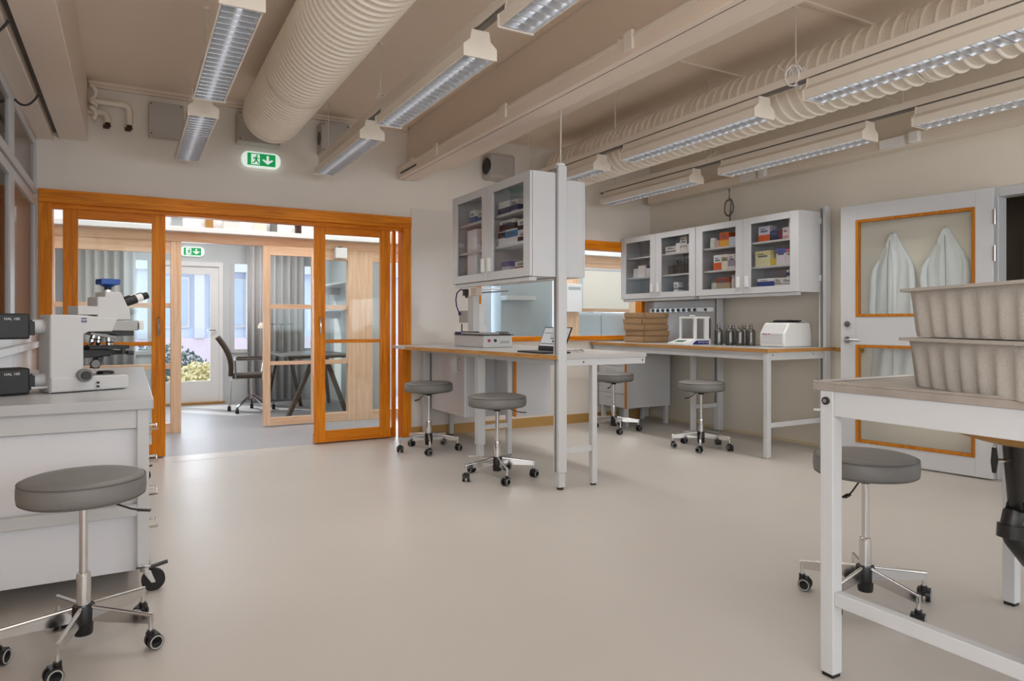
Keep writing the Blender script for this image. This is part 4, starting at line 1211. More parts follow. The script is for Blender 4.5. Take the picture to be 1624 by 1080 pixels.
# stage
st = pris('stage_carrier', [(0.192, 0.152), (0.192, 0.192), (0.27, 0.192), (0.40, 0.178), (0.40, 0.166), (0.30, 0.160), (0.25, 0.152)], 0.05, 0.13, 'black', bevel=0.003)
MB().box(0.215, 0.385, 0.0, 0.18, 0.192, 0.208).build('stage_plate', 'black', ms, False, 0.003)
MB().box(0.26, 0.34, 0.04, 0.10, 0.208, 0.211).build('specimen_slide', 'acrylic', ms, False)
MB().box(0.212, 0.245, 0.01, 0.05, 0.203, 0.213).build('slide_clip', 'dark_grey', ms, False, 0.003)
MB().cyl((0.36, 0.01, 0.165), (0.36, 0.01, 0.20), 0.010, n=14).cyl((0.385, 0.03, 0.172), (0.412, 0.03, 0.169), 0.011, n=14).build('stage_knob', 'dark_grey', ms)
pris('condenser_arm', [(0.25, 0.10), (0.275, 0.10), (0.295, 0.155), (0.27, 0.155)], 0.06, 0.12, 'dark_grey', bevel=0.003)
MB().lathe([(0.030, 0.155), (0.034, 0.165), (0.034, 0.19)], (0.30, 0.09, 0), n=24).build('condenser', 'black', ms)
MB().cyl((0.246, 0.02, 0.124), (0.246, 0.045, 0.124), 0.018, n=20).build('condenser_knob', 'mid_grey', ms)
MB().lathe([(0.038, 0.070), (0.036, 0.082), (0.028, 0.086)], (0.31, 0.09, 0), n=26).build('field_lens', 'black', ms)
MB().box(0.190, 0.204, 0.05, 0.13, 0.075, 0.20).build('focus_rack', 'black', ms, False, 0.002)
k = MB().cyl((0.187, -0.03, 0.076), (0.187, 0.02, 0.076), 0.0295, n=32).build('focus_knob', 'mid_grey', ms)
MB().cyl((0.187, -0.042, 0.076), (0.187, -0.03, 0.076), 0.019, n=28).build('fine_knob', 'dark_grey', k)
for z in (0.022, 0.039):
    MB().cyl((0.243, -0.018, z), (0.243, -0.01, z), 0.0055, n=14).build('button', 'black', ms)
# lamp housings behind the stand
for z0, z1, side in ((0.24, 0.356, 0), (0.0, 0.118, 1)):
    h = MB().box(-0.16, -0.010, 0.03, 0.15, z0 + 0.004, z1).build('lamp_housing', 'black', ms, False, 0.008)
    MB().box(-0.012, 0.012, 0.045, 0.135, z0 + 0.02, z1 - 0.035).build('lamp_flange', 'black', h, False, 0.003)
    MB().cyl((0.010, 0.09, (z0 + z1) / 2), (0.06, 0.09, (z0 + z1) / 2), 0.032, n=22).build('lamp_port', 'white_metal', h)
    text('lamp_lettering', 'HAL 100', 0.0155, 'text_white', h, (-0.105, 0.0294, z1 - 0.024), (PI / 2, 0, 0))
    MB().cyl((-0.14, 0.026, z0 + 0.018), (-0.14, 0.031, z0 + 0.018), 0.006, n=12).build('lamp_screw', 'dark_grey', h)
MB().cyl((-0.005, 0.04, 0.028), (0.06, 0.04, 0.028), 0.006, n=10).build('lamp_pin', 'white_metal', ms)
lg = MB().box(0.180, 0.202, 0.0018, 0.0032, 0.317, 0.337).build('maker_badge', 'navy', ms, False)
MB().box(0.180, 0.202, 0.0014, 0.0019, 0.3275, 0.3315).build('badge_stripe', 'text_white', lg, False)
text('badge_lettering', 'ZEISS', 0.0068, 'text_white', lg, (0.191, 0.0016, 0.3225), (PI / 2, 0, 0), 0.0002, 'CENTER')

# ================================================================ digital microscope on the central bench
dm = thing('digital_microscope', 'white digital microscope with column on the central bench', 'microscope', (2.652, 5.235, 0.9105))
MB().box(0, 0.285, 0, 0.60, 0.0, 0.105).build('base_unit', 'scope_white', dm, False, 0.006)
MB().box(-0.01, 0.295, -0.01, 0.61, 0.105, 0.111).build('base_plate', 'black', dm, False, 0.002)
MB().box(0.0, 0.09, 0.47, 0.59, 0.111, 0.131).build('blue_tray', 'navy', dm, False, 0.002)
MB().box(0.0, 0.19, 0.06, 0.46, 0.111, 0.130).build('stage_plate', 'scope_grey', dm, False, 0.003)
MB().box(0.20, 0.285, 0.02, 0.30, 0.111, 0.117).build('clamp_rail', 'dark_grey', dm, False, 0.002)
for x in (0.205, 0.235, 0.265):
    MB().cyl((x, 0.05, 0.125), (x, 0.14, 0.125), 0.013, n=12).build('clamp_knob', 'mid_grey', dm)
for x, m in ((0.055, 'red'), (0.115, 'black')):
    MB().cyl((x, -0.006, 0.060), (x, 0.001, 0.060), 0.0135, n=18).build('control_button', m, dm)
MB().box(0.165, 0.255, -0.0012, 0.001, 0.034, 0.058).build('rating_plate', 'scope_grey', dm, False)
MB().box(0.0, 0.062, 0.20, 0.31, 0.130, 0.46).build('column', 'scope_white', dm, False, 0.005)
MB().box(0.0, 0.05, 0.31, 0.50, 0.215, 0.325).build('control_box', 'scope_grey', dm, False, 0.004)
MB().box(-0.004, 0.06, 0.14, 0.24, 0.455, 0.525).build('camera_head', 'taupe', dm, False, 0.005)
MB().box(0.06, 0.26, 0.17, 0.24, 0.512, 0.526).build('head_arm', 'silver', dm, False, 0.004)
MB().cyl((0.06, 0.16, 0.480), (0.30, 0.10, 0.500), 0.006, n=10).build('head_rod', 'mid_grey', dm)
MB().prism([(0.075, 0.131), (0.19, 0.131), (0.19, 0.16), (0.16, 0.20), (0.16, 0.28), (0.175, 0.35), (0.15, 0.385), (0.075, 0.385)], 'xz', 0.30, 0.315).build('light_shield', 'white_plastic', dm, False, 0.003)
MB().box(0.0, 0.012, 0.10, 0.44, 0.131, 0.138).box(0.0, 0.008, 0.44, 0.448, 0.131, 0.205).build('slide_bracket', 'black', dm, False)
pts = [(0.02, 0.40, 0.505), (0.0, 0.46, 0.520), (-0.005, 0.53, 0.49), (-0.005, 0.555, 0.43), (-0.005, 0.54, 0.37), (-0.005, 0.50, 0.325), (-0.003, 0.47, 0.30)]
MB().tube(pts, 0.006, 8).build('cable', 'navy', dm)
MB().box(-0.012, 0.0, 0.455, 0.49, 0.285, 0.312).build('cable_plug', 'navy', dm, False, 0.003)
MB().box(0.005, 0.035, 0.36, 0.43, 0.46, 0.52).box(0.015, 0.03, 0.30, 0.40, 0.44, 0.46).build('cable_clip', 'dark_grey', dm, False, 0.004)

# laptop
lp = thing('laptop', 'black laptop with a lit page standing beside tall post', 'laptop', (2.615, 4.185, 0.9105), R(-90))
MB().box(-0.18, 0.18, -0.125, 0.105, 0, 0.012).build('keyboard_deck', 'black', lp, False, 0.003)
MB().box(-0.16, 0.16, -0.10, 0.02, 0.012, 0.0135).build('keys', 'dark_grey', lp, False)
MB().box(-0.14, 0.14, 0.03, 0.10, 0.012, 0.036).build('hinge_block', 'black', lp, False, 0.004)
lid = MB()
tx = Vector((0.0, 0.42, 1)).normalized()
c0 = Vector((0, 0.06, 0.037))
lid.obox(c0 + tx * 0.078, (1, 0, 0), tx, Vector((0, -1, 0.42)), 0.178, 0.080, 0.004)
lo = lid.build('screen_lid', 'black', lp, False, 0.002)
nrm = Vector((0, -1, 0.42)).normalized()
MB().obox(c0 + tx * 0.079 + nrm * 0.0045, (1, 0, 0), tx, nrm, 0.168, 0.071, 0.0005).build('display', 'screen', lo, False)
b = MB()
for u, v, hw, hv in ((0, 0.030, 0.15, 0.0020), (0, -0.055, 0.155, 0.0028), (0.06, -0.012, 0.045, 0.004), (-0.11, -0.033, 0.010, 0.009), (-0.07, -0.033, 0.010, 0.009), (-0.08, 0.012, 0.05, 0.0012), (-0.09, 0.002, 0.06, 0.0010), (0.07, 0.012, 0.06, 0.0012), (-0.13, 0.058, 0.010, 0.005)):
    b.obox(c0 + tx * (0.079 + v) + nrm * 0.0054, (1, 0, 0), tx, nrm, hw, hv, 0.0003)
b.build('page_print', 'dark_grey', lo, False)
# glasses lying near the post
g = thing('spectacles', 'small wire spectacles lying on the central bench', 'spectacles', (2.90, 4.16, 0.9105), R(15))
b = MB()
for s in (-1, 1):
    b.tube([(s * 0.030 + 0.019 * math.cos(a), 0.012 * math.sin(a), 0.010 + 0.008 * math.sin(a)) for a in [2 * PI * i / 16 for i in range(16)]], 0.0015, 5, True)
    b.tube([(s * 0.048, 0, 0.012), (s * 0.050, 0.06, 0.010), (s * 0.050, 0.11, 0.003)], 0.0015, 5)
b.tube([(-0.013, 0, 0.012), (0, 0, 0.014), (0.013, 0, 0.012)], 0.0015, 5)
b.build('wire_frame', 'dark_grey', g)

# ================================================================ things on the right bench
ZB = 0.9105
order = ['bottom', 'second lowest', 'middle', 'second highest', 'topmost']
jit = [(0.0, 0.0, 0.8), (0.016, 0.012, -2.2), (0.002, -0.010, 2.4), (-0.010, 0.012, -1.4), (0.010, -0.004, 1.8)]
for i in range(5):
    jx, jy, ja = jit[i]
    t = thing('cardboard_box', 'flat brown cardboard box, %s of the stack of five' % order[i], 'cardboard box', (4.775 + jx, 5.655 + jy, ZB + i * 0.0645), R(ja), 'stack of brown cardboard boxes')
    MB().box(0.004, 0.341, 0.004, 0.321, 0, 0.061).build('box_body', 'cardboard', t, False, 0.002)
    MB().box(-0.003, 0.348, -0.003, 0.328, 0.014, 0.0635).build('box_lid', 'cardboard', t, False, 0.002)
    MB().box(-0.0036, 0.004, -0.0036, 0.004, 0.016, 0.062).build('corner_seam', 'cardboard_edge', t, False)

bl = thing('analytical_balance', 'white analytical balance with glass draught shield', 'balance', (4.70, 4.84, ZB))
MB().prism([(-0.11, 0.0), (0.235, 0.0), (0.235, 0.058), (0.02, 0.058), (-0.02, 0.045), (-0.11, 0.022)], 'xz', 0.0, 0.235).build('base', 'white_plastic', bl, False, 0.004)
MB().prism([(-0.012, 0.006), (0.20, 0.006), (0.20, 0.043), (0.035, 0.043), (0.0, 0.022)], 'xz', -0.0015, 0.0).build('navy_stripe', 'navy', bl, False)
text('stripe_lettering', 'METTLER TOLEDO', 0.019, 'text_white', bl, (0.058, -0.0022, 0.025), (PI / 2, 0, 0))
MB().obox((-0.06, 0.11, 0.0375), (1, 0, 0.30), (0, 1, 0), (-0.30, 0, 1), 0.026, 0.055, 0.002).build('display', mat('lcd_green', (60, 120, 96), 0.3), bl, False)
b = MB()
for x, y in ((0.03, 0.008), (0.21, 0.008), (0.03, 0.205), (0.21, 0.205)):
    b.box(x, x + 0.022, y, y + 0.022, 0.058, 0.262)
b.box(0.03, 0.232, 0.008, 0.227, 0.255, 0.272).box(0.155, 0.232, 0.008, 0.03, 0.058, 0.262)
b.build('shield_frame', 'white_plastic', bl, False, 0.003)
MB().box(0.052, 0.156, 0.016, 0.020, 0.058, 0.255).build('shield_pane', 'glass_cab', bl, False)
MB().box(0.037, 0.041, 0.03, 0.205, 0.058, 0.255).build('shield_pane', 'glass_cab', bl, False)
MB().lathe([(0.04, 0.072), (0.042, 0.076), (0.04, 0.079)], (0.12, 0.115, 0), n=24).cyl((0.12, 0.115, 0.058), (0.12, 0.115, 0.073), 0.008, n=12).build('weighing_pan', 'chrome', bl)
MB().tube([(0.06, 0.11, 0.268), (0.06, 0.11, 0.285), (0.12, 0.11, 0.285), (0.12, 0.11, 0.268)], 0.006, 6).build('top_grip', 'white_plastic', bl)

def bottle(x, y, label):
    t = thing('glass_bottle', label, 'bottle', (x, y, ZB), 0, 'clear laboratory bottles')
    b = MB().lathe([(0.036, 0.0), (0.042, 0.006), (0.042, 0.122), (0.040, 0.136), (0.033, 0.150), (0.022, 0.158), (0.016, 0.163), (0.015, 0.180), (0.018, 0.181), (0.018, 0.188)], n=24, cap=False).build('bottle_glass', 'glass_bottle', t)
    MB().lathe([(0.001, 0.002), (0.033, 0.003), (0.0335, 0.012), (0.001, 0.013)], n=20, cap=False).build('bottle_bottom', 'acrylic', t)
    MB().lathe([(0.0145, 0.172), (0.0185, 0.176), (0.0185, 0.186), (0.0145, 0.19)], n=20).build('neck_ring', 'glass_cab', t)
    MB().lathe([(0.012, 0.186), (0.013, 0.200), (0.019, 0.204), (0.019, 0.210), (0.006, 0.212)], n=20).build('stopper', 'glass_cab', t)
for x, y, lb in ((4.935, 4.75, 'clear glass bottle standing closest to the balance'), (4.96, 4.63, 'clear glass bottle in front of the left pair'), (5.06, 4.68, 'clear glass bottle behind in the left pair'),
                 (4.98, 4.53, 'clear glass bottle in front of the right pair'), (5.08, 4.565, 'clear glass bottle behind in the right pair'), (5.045, 4.455, 'clear glass bottle standing closest to the centrifuge')):
    bottle(x, y, lb)

cf = thing('centrifuge', 'white benchtop centrifuge at the near end of the bench', 'centrifuge', (4.955, 4.005, ZB))
MB().prism([(0.0, 0.0), (0.35, 0.0), (0.358, 0.10), (0.335, 0.215), (0.06, 0.215), (-0.004, 0.12), (-0.004, 0.03)], 'xz', 0.0, 0.27).build('casing', 'white_plastic', cf, False, 0.014)
MB().prism([(-0.0045, 0.035), (-0.0045, 0.118), (0.052, 0.200), (0.046, 0.202), (-0.011, 0.120), (-0.011, 0.035)], 'xz', 0.02, 0.25).build('control_panel', 'scope_white', cf, False, 0.002)
for i in range(3):
    MB().cyl((-0.016, 0.155 + i * 0.03, 0.115), (-0.010, 0.155 + i * 0.03, 0.115), 0.006, n=12).build('panel_button', 'black' if i == 2 else 'red', cf)
MB().box(0.08, 0.30, 0.03, 0.24, 0.213, 0.220).build('lid_seal', 'black', cf, False, 0.002)
MB().prism([(0.10, 0.220), (0.30, 0.220), (0.30, 0.236), (0.14, 0.240), (0.10, 0.234)], 'xz', 0.06, 0.21).build('lid', 'black', cf, False, 0.004)
MB().box(0.27, 0.345, 0.06, 0.21, 0.216, 0.228).build('lid_hinge', 'white_plastic', cf, False, 0.003)

ps = thing('power_strip', 'long wall mounted strip of sockets above the boxes', 'power strip', (5.40, 5.2, 1.245))
O = (5.40, 5.2, 1.245)
MB(O).box(5.378, 5.404, 5.17, 6.30, 1.242, 1.290).build('strip_body', 'silver', ps, False, 0.003)
for i in range(9):
    y = 5.52 + i * 0.085
    s_ = MB(O).cyl((5.368, y, 1.265), (5.376, y, 1.265), 0.019, n=20).build('socket', 'mid_grey', ps)
    MB(O).cyl((5.366, y, 1.265), (5.369, y, 1.265), 0.011, n=16).build('socket_well', 'black', s_)
MB(O).cyl((5.366, 5.36, 1.265), (5.376, 5.36, 1.265), 0.013, n=16).build('switch', 'black', ps)
cable('strip_cable', 'dark cable from power strip up behind the wall cabinet', [(5.385, 5.19, 1.29), (5.385, 5.17, 1.33), (5.385, 5.16, 1.40)], 0.006, 'dark_grey')

# ================================================================ stainless steel sink table at the right
O = (2.5, 0.5, 0)
t = thing('sink_table', 'stainless steel topped table with white legs and sink drain', 'table', O)
X0, X1, Y0, Y1 = 1.935, 3.13, -0.55, 1.455
zs, zt = 0.912, 0.934
tp = MB(O).box(X0, X1, Y0, Y1, zs, zt).build('steel_top', 'steel', t, False, 0.002)
MB(O).box(X0, X0 + 0.012, Y0, Y1, zt, zt + 0.008).box(X0 + 0.012, X1, Y1 - 0.012, Y1, zt, zt + 0.008).box(X1 - 0.012, X1, Y0, Y1 - 0.012, zt, zt + 0.008).build('raised_rim', 'steel', tp, False, 0.002)
for x, y in ((1.938, 1.385), (1.938, 0.80), (3.06, 1.385), (3.06, 0.80), (1.938, -0.5), (3.06, -0.5)):
    l = MB(O).box(x, x + 0.046, y, y + 0.046, 0.012, zs).build('leg', 'white_metal', t, False, 0.003)
    MB(O).box(x + 0.004, x + 0.042, y + 0.004, y + 0.042, 0, 0.013).build('foot', 'black', l, False)
MB(O).box(1.942, 1.982, Y0 + 0.05, 1.385, 0.832, zs).build('side_apron', 'white_metal', t, False, 0.003)
MB(O).box(3.06, 3.10, Y0 + 0.05, 1.385, 0.832, zs).build('side_apron', 'white_metal', t, False, 0.003)
MB(O).box(1.984, 3.06, 1.389, 1.427, 0.832, zs).build('end_apron', 'white_metal', t, False, 0.003)
MB(O).box(1.945, 1.98, 0.846, 1.385, 0.232, 0.275).build('foot_rail', 'white_metal', t, False, 0.003)
MB(O).box(1.945, 1.98, -0.454, 0.80, 0.232, 0.275).build('foot_rail', 'white_metal', t, False, 0.003)
bo = MB(O).cyl((1.931, 1.408, 0.880), (1.939, 1.408, 0.880), 0.0125, n=20).build('bolt_ring', 'dark_grey', t)
MB(O).cyl((1.928, 1.408, 0.880), (1.932, 1.408, 0.880), 0.007, n=6).build('bolt_head', 'chrome', bo)
MB(O).box(1.925, 1.945, 1.43, 1.445, 0.846, 0.852).build('hook_tab', 'white_metal', t, False)
# sink basin and drain
sk = MB(O).lathe([(0.001, 0.762), (0.24, 0.764), (0.285, 0.778), (0.30, 0.80), (0.30, 0.86), (0.30, zs)], (2.50, 1.00, 0), n=48, cap=False).build('basin', 'ochre', t)
MB(O).lathe([(0.302, 0.80), (0.306, 0.805), (0.306, zs)], (2.50, 1.00, 0), n=48).build('basin_rim', 'black', sk)
dr = MB(O).cyl((2.46, 1.10, 0.77), (2.47, 1.10, 0.50), 0.048, 0.032, n=24).build('drain_pipe', 'black_pipe', t)
arc = [(2.47, 1.10, 0.53), (2.455, 1.10, 0.53)]
pts = [(2.440 + 0.0, 1.10, 0.545)] + [(2.465 - 0.055 * math.cos(a), 1.10 - 0.0, 0.49 + 0.06 * math.sin(a)) for a in (1.2, 0.7, 0.2, -0.3, -0.8)] + [(2.50, 1.09, 0.375), (2.56, 1.08, 0.355), (2.66, 1.06, 0.36)]
MB(O).tube(pts, 0.030, 16).build('drain_elbow', 'black_pipe', dr)
MB(O).cyl((2.412, 1.10, 0.455), (2.416, 1.10, 0.495), 0.041, n=20).build('pipe_nut', 'black_pipe', dr)
vr = MB(O).tube([(2.46, 1.10, 0.69), (2.38, 1.13, 0.695)], 0.006, 8).build('valve_rod', 'chrome', dr)
MB(O).prism([(-0.004, -0.040), (0.007, -0.040), (0.013, -0.006), (0.008, 0.040), (-0.006, 0.040), (-0.013, 0.004)], 'yz', -0.004, 0.004).build('valve_handle', 'black', dr, False, 0.002)
vh = [o for o in bpy.data.objects if o.name.startswith('valve_handle')][-1]
for v in vh.data.vertices:
    v.co += Vector(O)
vh.location = Vector((2.376, 1.132, 0.695)) - Vector(O)
vh.rotation_euler = (0, 0, R(-25))

# moulded pulp trays
def tray(loc, rz, label):
    t = thing('pulp_tray', label, 'tray', loc, rz, 'speckled moulded trays on the steel table')
    L, Wd, H = 0.66, 0.42, 0.148
    N = 320
    def ring(f, z, amp, out=0.0, inset=0.0):
        pts = []
        hx, hy = L / 2 * f - inset + out, Wd / 2 * f - inset + out
        rc = 0.04
        per = []
        seg = [((hx - rc), -hy, 1, 0), (hx, hy - rc, 0, 1)]
        P = 2 * ((2 * hx - 2 * rc) + (2 * hy - 2 * rc)) + 2 * PI * rc
        for i in range(N):
            s = P * i / N
            a, b = 2 * hx - 2 * rc, 2 * hy - 2 * rc
            q = PI * rc / 2
            wave = math.sin(2 * PI * s / P * 30)
            d = amp * (max(-0.35, wave) ** 1 if wave > 0 else 0.6 * wave)
            if s < a:
                x, y, nx, ny = -hx + rc + s, -hy, 0, -1
            elif s < a + q:
                w = (s - a) / rc
                x, y, nx, ny = hx - rc + rc * math.sin(w), -hy + rc - rc * math.cos(w), math.sin(w), -math.cos(w)
            elif s < a + q + b:
                x, y, nx, ny = hx, -hy + rc + (s - a - q), 1, 0
            elif s < a + 2 * q + b:
                w = (s - a - q - b) / rc
                x, y, nx, ny = hx - rc + rc * math.cos(w), hy - rc + rc * math.sin(w), math.cos(w), math.sin(w)
            elif s < 2 * a + 2 * q + b:
                x, y, nx, ny = hx - rc - (s - a - 2 * q - b), hy, 0, 1
            elif s < 2 * a + 3 * q + b:
                w = (s - 2 * a - 2 * q - b) / rc
                x, y, nx, ny = -hx + rc - rc * math.sin(w), hy - rc + rc * math.cos(w), -math.sin(w), math.cos(w)
            elif s < 2 * a + 3 * q + 2 * b:
                x, y, nx, ny = -hx, hy - rc - (s - 2 * a - 3 * q - b), -1, 0
            else:
                w = (s - 2 * a - 3 * q - 2 * b) / rc
                x, y, nx, ny = -hx + rc - rc * math.cos(w), -hy + rc - rc * math.sin(w), -math.cos(w), -math.sin(w)
            pts.append((x + nx * d, y + ny * d, z))
        return pts
    def loft(rings, cap0=False, cap1=False):
        b = MB()
        vs, fs = [], []
        for r_ in rings:
            vs += r_
        for k in range(len(rings) - 1):
            for i in range(N):
                fs.append((k * N + i, k * N + (i + 1) % N, (k + 1) * N + (i + 1) % N, (k + 1) * N + i))
        if cap0:
            fs.append(tuple(range(N))[::-1])
        if cap1:
            fs.append(tuple(range((len(rings) - 1) * N, len(rings) * N)))
        return b.add(vs, fs)
    A = 0.0065
    loft([ring(0.915, 0.0, A * 0.6), ring(0.922, 0.012, A), ring(0.943, H * 0.5, A * 0.9), ring(0.955, H * 0.72, A * 0.5), ring(0.963, H * 0.88, 0.0), ring(0.968, H - 0.009, 0.0),
          ring(0.93, H - 0.009, 0), ring(0.90, H * 0.5, 0), ring(0.87, 0.02, 0)], True, True).build('tray_wall', 'pulp', t)
    loft([ring(0.968, H - 0.010, 0), ring(1.0, H - 0.010, 0, 0.012), ring(1.0, H - 0.001, 0, 0.012), ring(0.94, H, 0), ring(0.93, H - 0.010, 0)]).build('rim', 'pulp', t)
    return t
TA = math.atan2(-0.889, -0.456) + PI
ca, sa = math.cos(TA), math.sin(TA)
# near-left bottom corner of the lower tray sits at (2.116, 1.235)
cx = 2.116 - ca * 0.295 + sa * 0.187
cy = 1.235 - sa * 0.295 - ca * 0.187
tray((cx, cy, zt + 0.001), TA, 'lower of two speckled off white moulded trays')
tray((cx + 0.002, cy - 0.003, zt + 0.152), TA + R(0.5), 'upper of two speckled off white moulded trays')

# ================================================================ door with the coats behind it
hx, hy = 5.395, 2.565
ex, ey = 5.215, 3.635
DA = math.atan2(ey - hy, ex - hx)
W_ = math.hypot(ex - hx, ey - hy)
d = struct('door_5', 'white door with orange beaded glass panes opened back to the wall', (hx, hy, 0), DA)
H_ = 2.09
th = 0.04
zp = ((0.15, 0.945), (1.175, 1.965))
b = MB()
sl, sr = 0.115, 0.125
b.box(0, sl, 0, th, 0.012, H_).box(W_ - sr, W_, 0, th, 0.012, H_).box(sl, W_ - sr, 0, th, 0.012, zp[0][0]).box(sl, W_ - sr, 0, th, zp[0][1], zp[1][0]).box(sl, W_ - sr, 0, th, zp[1][1], H_)
b.build('door_leaf', 'white', d, False, 0.003)
for za, zc in zp:
    bb = MB()
    w = 0.022
    bb.box(sl, sl + w, -0.006, th + 0.006, za, zc).box(W_ - sr - w, W_ - sr, -0.006, th + 0.006, za, zc).box(sl + w, W_ - sr - w, -0.006, th + 0.006, za, za + w).box(sl + w, W_ - sr - w, -0.006, th + 0.006, zc - w, zc)
    bd = bb.build('glazing_bead', 'bead', d, False, 0.002)
    MB().box(sl + w, W_ - sr - w, 0.017, 0.022, za + w, zc - w).build('pane', 'glass', bd, False)
# room side of the opened leaf is local +y (towards -X in the room)
hxl = W_ - 0.06
MB().cyl((hxl, th, 0.985), (hxl, th + 0.012, 0.985), 0.026, n=22).tube([(hxl, th + 0.01, 0.985), (hxl, th + 0.05, 0.985), (hxl - 0.03, th + 0.055, 0.985), (hxl - 0.12, th + 0.05, 0.982)], 0.010, 10).build('lever_handle', 'chrome', d)
MB().cyl((hxl, th, 1.115), (hxl, th + 0.012, 1.115), 0.024, n=22).build('lock_rose', 'chrome', d)
for z in (0.20, 1.62, 1.88):
    MB().cyl((-0.008, th + 0.004, z - 0.055), (-0.008, th + 0.004, z + 0.055), 0.009, n=12).box(-0.004, 0.006, th - 0.002, th + 0.004, z - 0.05, z + 0.05).build('hinge', 'chrome', d)

def coat(y, zt, label, mir):
    """white coat hung by its loop; x = out of the wall, y along the wall"""
    O = (XR, y, zt)
    t = thing('lab_coat', label, 'coat', O, 0, 'white laboratory coats hung on wall hooks')
    def hw(v):
        pts = [(0, 0.014), (0.10, 0.070), (0.20, 0.130), (0.26, 0.160), (0.31, 0.168), (0.36, 0.160), (0.55, 0.178), (0.8, 0.195), (1.2, 0.205)]
        for (a, p), (c, q) in zip(pts, pts[1:]):
            if v <= c:
                return p + (q - p) * (v - a) / (c - a)
        return pts[-1][1]
    def front(u, v):
        z = v * 1.2
        s = (u - 0.5) * 2
        w = hw(z)
        fold = 0.011 * math.sin(s * 5.2 + mir * 2 + z * 4.5) * math.sin(z * 3 + 1.3 * mir) + 0.004 * math.sin(s * 13 + z * 6 * mir)
        bulge = 0.030 * (1 - s * s) * min(1, z * 5 + 0.3)
        crease = -0.012 * math.exp(-((s - 0.12 * mir) / 0.05) ** 2) if z > 0.06 else 0
        return (-0.014 - bulge - fold * min(1, z * 4) - crease * -1, -s * w, -z)
    def back(u, v):
        x, yy, z = front(u, v)
        return (-0.006, yy, z)
    b = MB()
    nu, nv = 40, 36
    b.grid(front, nu, nv).grid(back, nu, nv)
    n1 = (nu + 1) * (nv + 1)
    fs = []
    for j in range(nv):
        fs.append((j * (nu + 1), (j + 1) * (nu + 1), n1 + (j + 1) * (nu + 1), n1 + j * (nu + 1)))
        e = nu
        fs.append((j * (nu + 1) + e, n1 + j * (nu + 1) + e, n1 + (j + 1) * (nu + 1) + e, (j + 1) * (nu + 1) + e))
    for i in range(nu):
        fs.append((i, n1 + i, n1 + i + 1, i + 1))
        q = nv * (nu + 1)
        fs.append((q + i, q + i + 1, n1 + q + i + 1, n1 + q + i))
    b.f += fs
    b.build('coat_body', 'coat', t)
    for s in (-1, 1):
        yy = s * 0.155
        pts = [(-0.020, yy * 0.80, -0.22), (-0.030, yy * 0.98, -0.29), (-0.034, yy * 1.04, -0.38), (-0.034, yy * (1.0 + 0.05 * mir), -0.48), (-0.036, yy * 1.10, -0.60), (-0.034, yy * 1.08, -0.72)]
        sl_ = MB().tube(pts, [0.012, 0.022, 0.027, 0.025, 0.026, 0.028], 12).build('sleeve', 'coat', t)
    MB().tube([(-0.05, 0.01 * mir, -0.06), (-0.062, 0.02 * mir, -0.2), (-0.062, 0.024 * mir, -0.45), (-0.055, 0.022 * mir, -0.8)], 0.0022, 5).build('front_edge', 'mid_grey', t)
    MB().prism([(-0.014, -0.008), (0.014, -0.008), (0.052, -0.10), (0.012, -0.17), (0.0, -0.12), (-0.012, -0.17), (-0.052, -0.10)], 'yz', -0.046, -0.036).build('collar', 'coat', t, False, 0.004)
    hk = MB().tube([(0, 0, -0.005), (-0.03, 0, -0.01), (-0.04, 0, 0.015)], 0.005, 8)
    hk.build('wall_hook', 'chrome', t)
coat(3.335, 1.855, 'white lab coat hanging on the left hook behind the door glass', 1)
coat(2.925, 1.850, 'white lab coat hanging on the right hook behind the door glass', -1)

# ================================================================ office beyond the corridor
def curtain(x0, x1, y, z0, z1, label, n):
    O = ((x0 + x1) / 2, y, z0)
    b = MB(O)
    def fn(u, v):
        return (x0 + (x1 - x0) * u, y + 0.035 * math.sin(u * n * 2 * PI) + 0.01 * math.sin(u * n * 5), z0 + (z1 - z0) * v)
    b.grid(fn, int(n * 12), 1)
    o = b.build('curtain', 'curtain', None, True, recalc=False, solid=0.004)
    o.location = O
    return tag(o, label, 'curtain', 'grey floor length curtains')
curtain(1.44, 2.22, 10.12, 0.03, 2.45, 'grey pleated curtain behind the office desk', 8)
curtain(-0.66, 0.07, 10.12, 0.03, 2.45, 'grey pleated curtain seen through the left sliding door', 7)

dk = thing('office_desk', 'dark office desk with splayed legs beyond the corridor', 'desk', (2.0, 9.0, 0))
O = (2.0, 9.0, 0)
MB(O).box(1.60, 2.42, 8.40, 9.62, 0.715, 0.735).build('desk_top', mat('desk_linoleum', (128, 126, 124), 0.4), dk, False, 0.003)
MB(O).box(1.66, 2.36, 8.46, 9.56, 0.690, 0.715).build('desk_frame', 'desk_dark', dk, False, 0.002)
for (a, c) in (((1.72, 8.62, 0.70), (2.02, 9.42, 0)), ((1.98, 8.50, 0.70), (1.64, 8.36, 0)), ((2.14, 8.60, 0.70), (2.36, 8.44, 0)), ((1.70, 9.40, 0.70), (1.60, 9.62, 0)), ((2.32, 9.40, 0.70), (2.44, 9.60, 0))):
    MB(O).bar(a, c, 0.04, 0.05).build('leg', 'desk_dark', dk, False, 0.003)
mo = thing('monitor', 'flat computer monitor standing on the office desk', 'monitor', (2.14, 8.95, 0.7355))
MB().box(-0.09, 0.09, -0.1, 0.1, 0, 0.012).build('monitor_foot', 'silver', mo, False, 0.004)
MB().bar((0.05, 0, 0.01), (0.02, 0, 0.18), 0.10, 0.015, (1, 0, 0)).build('monitor_neck', 'silver', mo, False)
MB().obox((0.0, 0, 0.26), (0, 1, 0), (0.22, 0, 1), (-1, 0, 0.22), 0.27, 0.17, 0.012).build('screen_case', 'silver', mo, False, 0.004)
